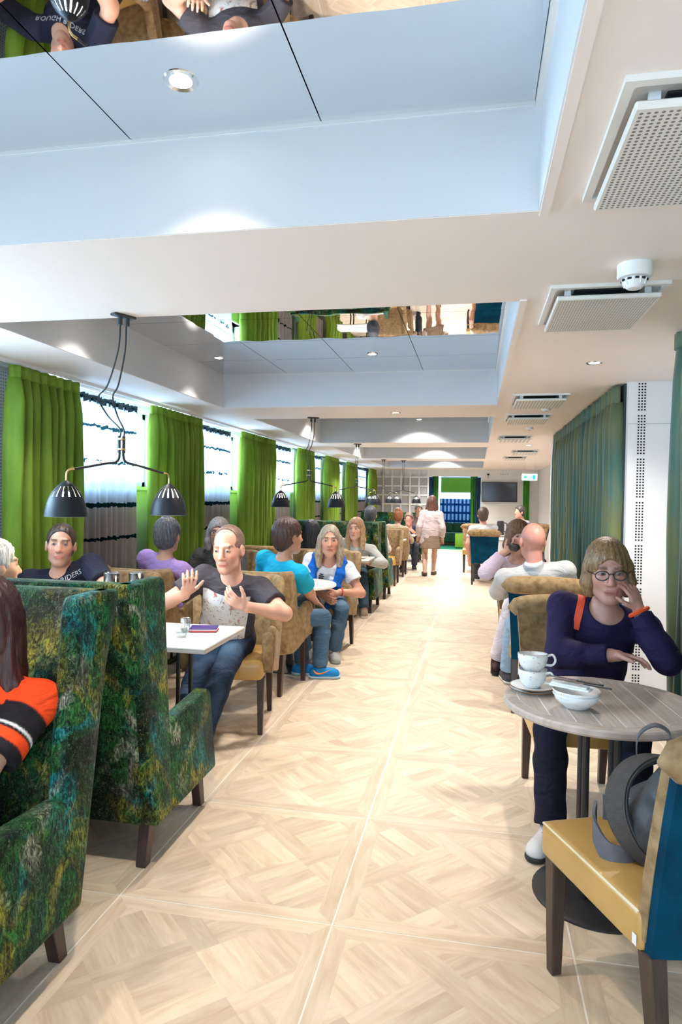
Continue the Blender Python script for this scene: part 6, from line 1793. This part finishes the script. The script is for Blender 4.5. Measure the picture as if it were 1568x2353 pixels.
i20 = person('bald man in a light grey sweater seen from behind', (0.50, 5.24, 0.57), (0.411, 5.14, 1.195), -0.02, hyaw=0.3, hpitch=0.0, skin=(0.60, 0.27, 0.20), vox=0.008, male=True, girth=1.28, shirt=dict(name='sweater', col=(0.50, 0.50, 0.49), sleeve=1.95, loose=0.006, collar=(0.50, 0.52, 0.54), neckf=0.0), trousers=dict(name='jeans', col=(0.30, 0.44, 0.58), denim=(0.55, 0.65, 0.75)),
             ft=('w', 0.66, 5.75, 0.075), fl=('w', 0.28, 5.72, 0.075), shoes=dict(col=(0.06, 0.06, 0.07)), hair=None, hs=1.10, wr=('w', 0.72, 5.6, 0.78), wl=('w', 0.30, 5.58, 0.78), elbow_l=(-0.9, -0.3, -0.5), elbow_r=(0.9, -0.3, -0.5), shoulder=0.215)

# near woman in navy
i21 = person('woman with glasses in a dark navy sweater, hand at her cheek, behind the round table', (0.52, 3.52, 0.565), (0.600, 3.30, 1.178), PI - 0.06, hyaw=0.02, hpitch=-0.12, hroll=-0.04, skin=(0.52, 0.27, 0.20), vox=0.0055, cvox=0.007, male=False, girth=1.12, glasses=True,
             shirt=dict(name='sweater', col=(0.016, 0.010, 0.045), sleeve=1.92, loose=0.004, ease=0.014, neck=0.086, neckd=1.1, neckf=0.04), trousers=dict(name='trousers', col=(0.008, 0.008, 0.022), cuff=0.055), ft=('w', 0.34, 3.02, 0.075), fl=('w', 0.70, 3.08, 0.075),
             shoes=dict(name='sneaker', col=(0.66, 0.64, 0.63), sole=(0.03, 0.03, 0.03), lace=(0.12, 0.12, 0.13), dir=(0.55, 1.0)), hair=dict(style='bob', col=(0.25, 0.135, 0.06), len=0.085, vol=0.009, line=-0.046, open=0.063, flare=0.86, mess=0.0018), wl=('w', 0.715, 3.20, 1.015), wr=('w', 0.60, 3.14, 0.825),
             elbow_l=(-0.55, -0.1, -1.0), elbow_r=(0.9, 0.0, -0.5), hand_l=dict(d=(0.25, 0.0, 0.9), n=(-0.6, 0.5, 0.3), s=(0.5, 0.4, 0.2), curl=0.7), hand_r=dict(d=(-1.0, 0.15, 0.0), n=(0, 0.4, 0.8), s=(0.1, 0.8, 0.2), curl=0.4), hs=1.12, shoulder=0.19)
def ring_on(info, s, name, col, off=0.03, r=0.036, th=0.009):
    a, b, c = info['arms'][s]; d = nrm(c - b); u = nrm(np.cross(d, [0, 0, 1])); w = np.cross(d, u)
    m = MB().tube([tuple(c - d * off + (u * math.cos(q) + w * math.sin(q)) * r - info['base']) for q in [2 * PI * k / 20 for k in range(21)]], th, 6, False)
    return m.build(name, mat(name + '_mat', col, 0.5, var=0.05), info['root'])
ring_on(i21, -1, 'orange_wristband', (0.85, 0.09, 0.02), 0.005, 0.040, 0.010)
# orange strap over her shoulder
n_, tr_, tf_, su_ = i21['neck'], i21['tr'], i21['tf'], i21['su']
co = i21['shirt'].data
_n = len(co.vertices); _c3 = np.empty(_n * 3, np.float32); co.vertices.foreach_get('co', _c3); _c3 = _c3.reshape(-1, 3) + i21['base']
_bv = BVHTree.FromPolygons([Vector(c) for c in _c3], [tuple(p.vertices) for p in co.polygons])
pp = []; uu = []
for k in range(9):
    a = -0.9 + 2.1 * k / 8
    o = i21['chest'] + su_ * 0.02 + tr_ * 0.118
    d = nrm(tf_ * math.sin(a) + su_ * math.cos(a))
    hit = _bv.ray_cast(Vector(o + d * 0.6), Vector(-d))
    if hit[0] is not None:
        pp.append(tuple(np.array(hit[0]) + d * 0.004 - i21['base'])); uu.append(tuple(tr_))
if len(pp) > 3:
    MB().ribbon(pp, uu, 0.032, 0.006).build('orange_strap', mat('orange_strap_mat', (0.85, 0.09, 0.03), 0.6, var=0.05), i21['root'])

# ================================================================== small things
M_cer = mat('speckled_stoneware', (0.78, 0.77, 0.74), 0.28, spec=0.5, color2=(0.80, 0.79, 0.77), vscale=40)
def speckle(m):
    nt = m.node_tree; b = nt.nodes['Principled BSDF']
    tc = nt.nodes.new('ShaderNodeTexCoord'); v = nt.nodes.new('ShaderNodeTexVoronoi'); v.inputs['Scale'].default_value = 70; nt.links.new(tc.outputs['Object'], v.inputs['Vector'])
    l = nt.nodes.new('ShaderNodeMath'); l.operation = 'LESS_THAN'; l.inputs[1].default_value = 0.13; nt.links.new(v.outputs['Distance'], l.inputs[0])
    src = b.inputs['Base Color'].links[0].from_socket
    x = nt.nodes.new('ShaderNodeMix'); x.data_type = 'RGBA'; nt.links.new(l.outputs[0], x.inputs['Factor']); nt.links.new(src, x.inputs['A']); x.inputs['B'].default_value = (0.16, 0.13, 0.10, 1)
    nt.links.new(x.outputs['Result'], b.inputs['Base Color'])
speckle(M_cer)
M_rimb = mat('brown_glaze_rim', (0.22, 0.12, 0.06), 0.4, var=0.2, vscale=40)
M_darkcer = mat('dark_stoneware', (0.035, 0.028, 0.026), 0.35, var=0.3, vscale=30)
M_clear = glass_mat(); M_clear.name = 'drinking_glass'
_mxn = [n for n in M_clear.node_tree.nodes if n.type == 'MIX_SHADER'][0]; _mxn.inputs[0].default_value = 0.22
M_cola = mat('dark_drink', (0.02, 0.008, 0.005), 0.4, spec=0.2, var=0.2)
def cup(label, loc, rz, r=0.05, h=0.062, m=None, group=None, tilt=0.0, cat='cup'):
    m = m or M_cer
    t = thing('cup', label, cat, loc, rz, group)
    if tilt: t.rotation_euler = (tilt, 0, rz)
    MB().lathe([(0, 0.003), (r * 0.5, 0.0), (r * 0.55, 0.004), (r * 0.85, h * 0.35), (r * 0.98, h * 0.7), (r, h), (r - 0.004, h), (r * 0.93, h * 0.7), (r * 0.8, h * 0.36), (r * 0.4, 0.010), (0, 0.009)], 32).build('bowl', m, t, angle=None)
    MB().lathe([(r + 0.0004, h - 0.002), (r - 0.002, h + 0.001), (r - 0.0045, h - 0.002)], 32).build('glazed_rim', M_rimb if m is M_cer else m, t)
    hp = catmull([(r * 0.97, 0, h * 0.86), (r + 0.02, 0, h * 0.92), (r + 0.030, 0, h * 0.62), (r + 0.018, 0, h * 0.36), (r * 0.87, 0, h * 0.36)], 6)
    MB().tube(hp, 0.0048, 8).build('handle', m, t)
    return t
def saucer(label, loc, r=0.088, m=None, group=None):
    m = m or M_cer
    t = thing('saucer', label, 'saucer', loc, 0, group)
    MB().lathe([(0, 0.002), (r * 0.5, 0.0), (r * 0.55, 0.003), (r, 0.013), (r - 0.002, 0.016), (r * 0.55, 0.007), (0, 0.006)], 40).build('dish', m, t, angle=None)
    MB().lathe([(r, 0.0125), (r + 0.001, 0.0145), (r - 0.002, 0.0165)], 40).build('glazed_rim', M_rimb if m is M_cer else m, t)
    return t
TZ = TBZ
CX, CY = 0.232, 2.765
saucer('speckled white saucer under the pile on the round table', (CX, CY, TZ), group='saucers on the round table')
saucer('speckled white upper saucer with the cups on the round table', (CX, CY, TZ + 0.0105), group='saucers on the round table')
cup('lower speckled white cup standing on two saucers', (CX, CY + 0.005, TZ + 0.017), -0.5, 0.056, 0.072, group='cups on the round table')
cup('upper speckled white cup stacked in another cup', (CX, CY, TZ + 0.080), 0.15, 0.058, 0.070, group='cups on the round table', tilt=-0.06)
def bowl(label, loc, r, h, group):
    t = thing('bowl', label, 'bowl', loc, 0, group)
    MB().lathe([(0, 0.002), (r * 0.45, 0.0), (r * 0.5, 0.004), (r * 0.86, h * 0.55), (r, h), (r - 0.004, h + 0.001), (r * 0.82, h * 0.58), (r * 0.45, 0.010), (0, 0.008)], 40).build('shell', M_cer, t, angle=None)
    MB().lathe([(r + 0.0006, h - 0.002), (r - 0.001, h + 0.0025), (r - 0.005, h)], 40).build('glazed_rim', M_cer, t)
    return t
BX, BY = 0.372, 2.585
bowl('lower white bowl on the round table', (BX, BY, TZ), 0.083, 0.052, 'bowls on the round table')
bowl('upper white bowl holding cutlery and a napkin', (BX, BY, TZ + 0.013), 0.0835, 0.052, 'bowls on the round table')
M_nap = mat('paper_napkin', (0.82, 0.82, 0.83), 0.8, bump=0.1, bscale=40, var=0.02)
np_ = thing('napkin', 'crumpled white napkin folded over the bowl', 'napkin', (BX, BY, TZ + 0.064))
MB().rbox((-0.085, -0.045, 0.010), (0.06, 0.0, 0.018), 0.003, 2).rbox((-0.08, -0.04, 0.018), (0.05, -0.004, 0.024), 0.003, 2).build('fold', M_nap, np_, rot=(0, 0.0, -0.5))
MB().add([(-0.02, 0.05, 0.0), (0.055, -0.005, 0.004), (-0.03, 0.02, 0.035), (-0.022, 0.053, 0.001), (0.055, -0.003, 0.005), (-0.031, 0.022, 0.036)], [(0, 1, 2), (3, 5, 4), (0, 3, 4, 1), (1, 4, 5, 2), (2, 5, 3, 0)]).build('corner', M_nap, np_, smooth=False)
M_steel = mat('cutlery_steel', (0.30, 0.30, 0.31), 0.25, metal=1.0)
for k, (dx, dy, lb) in enumerate(((-0.006, 0.010, 'steel knife across the bowl, the upper of two'), (0.012, -0.040, 'steel knife across the bowl, the lower of two'))):
    kn = thing('table_knife', lb, 'knife', (BX + dx, BY + dy, TZ + 0.098 + 0.002 * k), -0.50, 'cutlery on the bowl')
    MB().rbox((-0.105, -0.0085, -0.001), (0.01, 0.0085, 0.001), 0.0006, 1).build('blade', M_steel, kn)
    MB().rbox((0.005, -0.006, -0.003), (0.105, 0.006, 0.003), 0.0025, 2).build('handle', M_black, kn)
sp_ = thing('wooden_stirrer', 'pale wooden stirrer lying behind the bowls', 'stirrer', (0.345, 2.80, TZ), 1.9)
MB().rbox((-0.05, -0.006, 0.0), (0.05, 0.006, 0.003), 0.001, 1).rbox((0.03, -0.009, 0.0), (0.055, 0.009, 0.003), 0.001, 1).build('stick', mat('birch', (0.70, 0.48, 0.25), 0.6, var=0.1, vscale=20), sp_)

# backpack on the near chair
bpk = thing('backpack', 'dark grey backpack with a curved hip belt on the near chair', 'backpack', (0.575, 2.115, 0.475), 0.41)
M_nylon = mat('charcoal_nylon', (0.028, 0.030, 0.034), 0.55, color2=(0.045, 0.050, 0.055), vscale=18, bump=0.2, bscale=50)
M_mesh = mat('brown_grey_padding', (0.055, 0.046, 0.042), 0.75, var=0.15, vscale=60, bump=0.3, bscale=260)
M_web = mat('grey_webbing', (0.11, 0.11, 0.13), 0.6, var=0.1, vscale=60)
M_cordg = mat('pale_cord', (0.45, 0.47, 0.50), 0.6, var=0.05)
f = Field((-0.3, -0.3, -0.05), (0.35, 0.3, 0.45), 0.007)
f.ell((0.07, -0.06, 0.15), [(1, 0, 0), (0, 1, 0), (0, 0, 1)], (0.20, 0.12, 0.16), 0.03)
f.ell((0.04, -0.02, 0.08), [(1, 0, 0), (0, 1, 0), (0, 0, 1)], (0.20, 0.14, 0.10), 0.05)
f.ell((0.02, 0.08, 0.10), [(1, 0, 0), (0, 1, 0), (0, 0, 1)], (0.12, 0.06, 0.08), 0.02)
f.wrinkle(0.004, 38, 2); f.clip((0, 0, 0.002), (0, 0, -1))
V, Q = f.mesh()
pm_ = MB().add([tuple(p) for p in V], [tuple(q) for q in Q]); pm_.build('pack_body', M_nylon, bpk, angle=None)
arc = catmull([(-0.105, -0.07, 0.010), (-0.155, -0.03, 0.06), (-0.170, 0.01, 0.13), (-0.145, 0.04, 0.20), (-0.085, 0.05, 0.25), (-0.01, 0.04, 0.265), (0.07, 0.0, 0.25)], 6)
MB().ribbon(arc, [(0.45, -0.75, 0.15)] * len(arc), 0.058, 0.022).build('hip_belt', M_mesh, bpk, angle=40)
for sgn in (-1, 1):
    MB().tube([tuple(Vector(p) + Vector((0.45, -0.75, 0.15)).normalized() * 0.030 * sgn) for p in arc], 0.006, 6).build('belt_edging', M_nylon, bpk)
arc2 = catmull([(-0.18, 0.10, 0.09), (-0.21, 0.06, 0.06), (-0.20, 0.0, 0.015), (-0.14, -0.02, 0.008), (-0.10, 0.02, 0.03), (-0.10, 0.08, 0.09), (-0.15, 0.11, 0.10)], 5)
MB().ribbon(arc2, [(0.1, 0.2, 1.0)] * len(arc2), 0.07, 0.008).build('shoulder_strap', M_web, bpk, angle=40)
loop = catmull([(-0.03, 0.12, 0.22), (-0.02, 0.13, 0.30), (0.03, 0.12, 0.335), (0.07, 0.10, 0.31), (0.05, 0.09, 0.25)], 5)
MB().ribbon(loop, [(0.5, 0.7, 0.0)] * len(loop), 0.035, 0.004).build('grab_loop', M_web, bpk, angle=40)
for k in range(3):
    x = -0.06 + 0.06 * k
    z = catmull([(x, -0.135 + 0.02 * k, 0.05), (x + 0.02, -0.155 + 0.01 * k, 0.12), (x + 0.05, -0.13, 0.20)], 6)
    MB().tube(z, 0.0045, 6).build('zip', M_cordg, bpk)
    MB().tube([(x, -0.14, 0.05), (x - 0.006, -0.15, 0.03), (x - 0.008, -0.152, 0.014)], [0.002, 0.002, 0.006], 6).build('zip_pull', M_cordg, bpk)

# things on the white rectangular table
ZT = 0.745
nb = thing('notebook', 'purple and red notebook on the white rectangular table', 'notebook', (-1.47, 3.55, ZT), 0.25)
MB().rbox((-0.075, -0.05, 0), (0.075, 0.05, 0.010), 0.002, 1).build('lower_cover', mat('red_cover', (0.45, 0.03, 0.04), 0.5, var=0.05), nb)
MB().box((-0.072, -0.047, 0.010), (0.074, 0.047, 0.017)).build('pages', M_nap, nb, smooth=False)
MB().rbox((-0.075, -0.05, 0.017), (0.075, 0.05, 0.024), 0.002, 1).build('upper_cover', mat('purple_cover', (0.05, 0.025, 0.16), 0.5, var=0.1), nb)
def tumbler(label, x, y, z, r, h, drink=0.0, cat='glass', group=None, m=None):
    t = thing('drinking_glass', label, cat, (x, y, z), 0, group)
    MB().lathe([(0, 0.0), (r * 0.86, 0.0), (r, h), (r - 0.003, h), (r * 0.84, 0.007), (0, 0.007)], 24).build('glass_wall', m or M_clear, t, angle=None)
    if drink: MB().lathe([(0, 0.008), (r * 0.83, 0.008), (r * (0.83 + 0.12 * drink), h * drink), (0, h * drink)], 24).build('drink', M_cola, t)
    MB().lathe([(r, h - 0.001), (r - 0.0015, h + 0.0015), (r - 0.003, h - 0.001)], 24).build('lip', M_clear, t)
    return t
tumbler('glass half full of dark drink on the white rectangular table', -1.68, 3.36, ZT + 0.012, 0.036, 0.115, 0.5, group='glasses on the white table')
saucer('brown saucer under the glass of dark drink', (-1.68, 3.36, ZT), 0.062, M_darkcer)
tumbler('empty clear tumbler beside the notebook', -1.56, 3.50, ZT, 0.03, 0.075, group='glasses on the white table')
tumbler('low empty glass near the table corner', -1.52, 3.36, ZT, 0.032, 0.05, group='glasses on the white table')
tumbler('tall glass of dark beer seen over the booth back, left of two', -2.005, 3.50, ZT, 0.046, 0.31, 0.99, group='tall dark glasses')
tumbler('tall glass of dark beer seen over the booth back, right of two', -1.885, 3.56, ZT, 0.046, 0.31, 0.99, group='tall dark glasses')
# cup on the round table in mid-room
saucer('white saucer under the dark cup on the white round table', (-1.43, 5.61, 0.742), 0.085)
cup('dark wide cup on the white round table', (-1.43, 5.61, 0.750), 2.6, 0.062, 0.072, M_darkcer)
tsp = thing('teaspoon', 'steel teaspoon leaning on the dark cup saucer', 'spoon', (-1.335, 5.60, 0.762), 0.6)
MB().tube([(-0.05, 0, 0.0), (0.03, 0, 0.012), (0.07, 0, 0.02)], [0.004, 0.002, 0.003], 6).build('stem', M_steel, tsp)
MB().lathe([(0, -0.002), (0.010, 0.0), (0.0, 0.003)], 12, (-0.058, 0, 0)).build('spoon_bowl', M_steel, tsp)
cup('dark cup on the table between the lilac woman and the person with glasses', (-2.45, 5.80, ZT), 0.3, 0.05, 0.08, M_darkcer)
# cup held by the drinking woman
cup('dark cup held to the mouth of the woman in lilac blouse', (0.322, 5.95, 1.062), 2.5, 0.052, 0.055, M_darkcer, tilt=0.25)
plt = thing('plate', 'small white plate on the table beside the bald man', 'plate', (0.36, 5.78, 0.742))
MB().lathe([(0, 0.002), (0.06, 0.0), (0.095, 0.014), (0.092, 0.017), (0.06, 0.006), (0, 0.006)], 32).build('dish', M_cer, plt, angle=None)
# mid-room booth table: papers and a bowl
pl2 = thing('plate', 'white plate on the mid-room booth table', 'plate', (-1.42, 8.28, ZT))
MB().lathe([(0, 0.002), (0.07, 0.0), (0.11, 0.016), (0.107, 0.019), (0.07, 0.006), (0, 0.006)], 32).build('dish', M_cer, pl2, angle=None)
np2 = thing('napkin', 'crumpled white napkin on the mid-room booth table', 'napkin', (-1.60, 8.25, ZT))
MB().lathe([(0.07, 0.0), (0.055, 0.03), (0.02, 0.06), (0.0, 0.065)], 9).build('crumple', M_nap, np2)
# black flask, yellow cup on the far table
fk = thing('vacuum_flask', 'black vacuum flask on the far table below the television', 'flask', (0.52, 14.75, ZT))
MB().lathe([(0, 0), (0.075, 0), (0.078, 0.02), (0.075, 0.27), (0.06, 0.30), (0, 0.305)], 24).build('jug', M_black, fk)
MB().tube(catmull([(0.07, 0, 0.26), (0.125, 0, 0.24), (0.125, 0, 0.10), (0.07, 0, 0.07)], 5), 0.010, 8).build('handle', M_black, fk)
yc = thing('bowl', 'small yellow bowl beside the black flask', 'bowl', (0.40, 14.62, ZT))
MB().lathe([(0, 0), (0.04, 0), (0.07, 0.06), (0.066, 0.06), (0.035, 0.008), (0, 0.008)], 20).build('shell', mat('yellow_glaze', (0.85, 0.6, 0.03), 0.4, var=0.05), yc)
dk = thing('speaker', 'small black box standing at the right end of the far table', 'speaker', (1.08, 14.9, ZT))
MB().rbox((-0.06, -0.06, 0), (0.06, 0.06, 0.16), 0.012, 2).build('case', M_black, dk)
MB().lathe([(0, 0), (0.04, 0), (0.045, 0.004)], 16).build('grille', M_grey, dk, loc=(0, -0.061, 0.09), rot=(PI / 2, 0, 0))

# ---- end wall: television, camera, exit sign, green corner furniture
tv = thing('television', 'black flat television on the end wall', 'television', (0.66, YB, 1.71))
MB().rbox((-0.50, -0.07, -0.29), (0.50, -0.02, 0.29), 0.008, 2).build('casing', M_black, tv)
MB().box((-0.48, -0.0715, -0.265), (0.48, -0.0702, 0.272)).build('screen', mat('dark_screen', (0.02, 0.014, 0.02), 0.12, var=0.2, vscale=3), tv, smooth=False)
MB().rbox((-0.15, -0.03, -0.12), (0.15, 0.0, 0.12), 0.005, 1).build('wall_mount', M_black, tv)
cm_ = thing('security_camera', 'small wall camera above the television', 'camera', (0.34, YB - 0.02, 2.24))
MB().lathe([(0, 0), (0.035, 0), (0.035, -0.02), (0.02, -0.045), (0, -0.05)], 16).build('dome', M_black, cm_)
MB().rbox((-0.012, -0.01, -0.13), (0.012, 0.015, -0.04), 0.004, 1).build('bracket', M_grey, cm_)
vs_ = thing('slot_vent', 'small slotted vent on the end wall right of the camera', 'vent', (0.80, YB, 2.22))
MB().rbox((-0.16, -0.008, -0.03), (0.16, 0, 0.03), 0.004, 1).build('cover', M_trim, vs_)
for k in range(4): MB().box((-0.12 + 0.065 * k, -0.0095, -0.012), (-0.08 + 0.065 * k, -0.0075, 0.012)).build('slot', M_grey, vs_, smooth=False)
ex = thing('exit_sign', 'green and white illuminated exit sign hanging at the far right', 'exit sign', (1.20, 16.2, 2.02))
M_exw = mat('exit_sign_white', (0.8, 0.95, 0.9), 0.5, emit=(0.75, 1.0, 0.92), estr=1.6, var=0.01)
M_exg = mat('exit_sign_green', (0.0, 0.35, 0.22), 0.5, emit=(0.0, 0.62, 0.42), estr=1.0, var=0.01)
MB().rbox((-0.17, -0.015, -0.075), (0.17, 0.015, 0.075), 0.006, 1).build('panel', M_exw, ex)
MB().box((-0.10, -0.005, 0.075), (-0.09, 0.005, 0.33)).build('hanger', M_trim, ex, smooth=False)
MB().box((0.09, -0.005, 0.075), (0.10, 0.005, 0.33)).build('hanger', M_trim, ex, smooth=False)
MB().box((0.07, -0.018, -0.05), (0.13, -0.0155, 0.05)).build('door_symbol', M_exg, ex, smooth=False)
MB().add([(-0.14, -0.017, 0.0), (-0.09, -0.017, 0.05), (-0.09, -0.017, 0.02), (-0.05, -0.017, 0.02), (-0.05, -0.017, -0.02), (-0.09, -0.017, -0.02), (-0.09, -0.017, -0.05)], [(0, 6, 5, 4, 3, 2, 1)]).build('arrow_symbol', M_exg, ex, smooth=False)
MB().tube([(0.0, -0.017, 0.01), (0.025, -0.017, -0.02), (0.0, -0.017, -0.05)], 0.008, 5).tube([(-0.025, -0.017, -0.03), (0.01, -0.017, -0.01), (0.025, -0.017, 0.035), (0.05, -0.017, 0.02)], 0.007, 5).lathe([(0, -0.012), (0.011, 0), (0, 0.012)], 8, (0.03, -0.017, 0.053)).build('running_figure', M_exg, ex)
sf = thing('corner_sofa', 'dark green tufted sofa in the far niche', 'sofa', (-0.72, 22.2, 0))
M_dg = mat('dark_green_velvet', (0.012, 0.07, 0.045), 0.6, color2=(0.02, 0.14, 0.06), vscale=12, sheen=0.3)
MB().rbox((-0.85, -0.3, 0.12), (0.85, 0.45, 0.42), 0.04, 2).build('seat', M_dg, sf)
for k in range(4): MB().rbox((-0.85 + 0.425 * k, 0.2, 0.42), (-0.425 + 0.425 * k - 0.006, 0.45, 0.72), 0.04, 3).build('back_cushion', M_dg, sf)
MB().rbox((-0.8, -0.25, 0.0), (0.8, 0.4, 0.12), 0.01, 1).build('plinth', M_wood, sf)
pf_ = thing('pouf', 'lime green cube pouf on the green carpet', 'pouf', (-0.40, 20.95, 0))
MB().rbox((-0.2, -0.2, 0.02), (0.2, 0.2, 0.45), 0.03, 3).build('cushion', mat('lime_felt', (0.20, 0.40, 0.03), 0.8, var=0.08, vscale=20), pf_)
MB().tube([(-0.19, -0.19, 0.44), (0.19, -0.19, 0.44), (0.19, 0.19, 0.44), (-0.19, 0.19, 0.44), (-0.19, -0.19, 0.44)], 0.006, 6).build('piping', M_lime, pf_)
MB().box((-0.17, -0.17, 0.0), (0.17, 0.17, 0.02)).build('foot', M_wood, pf_, smooth=False)
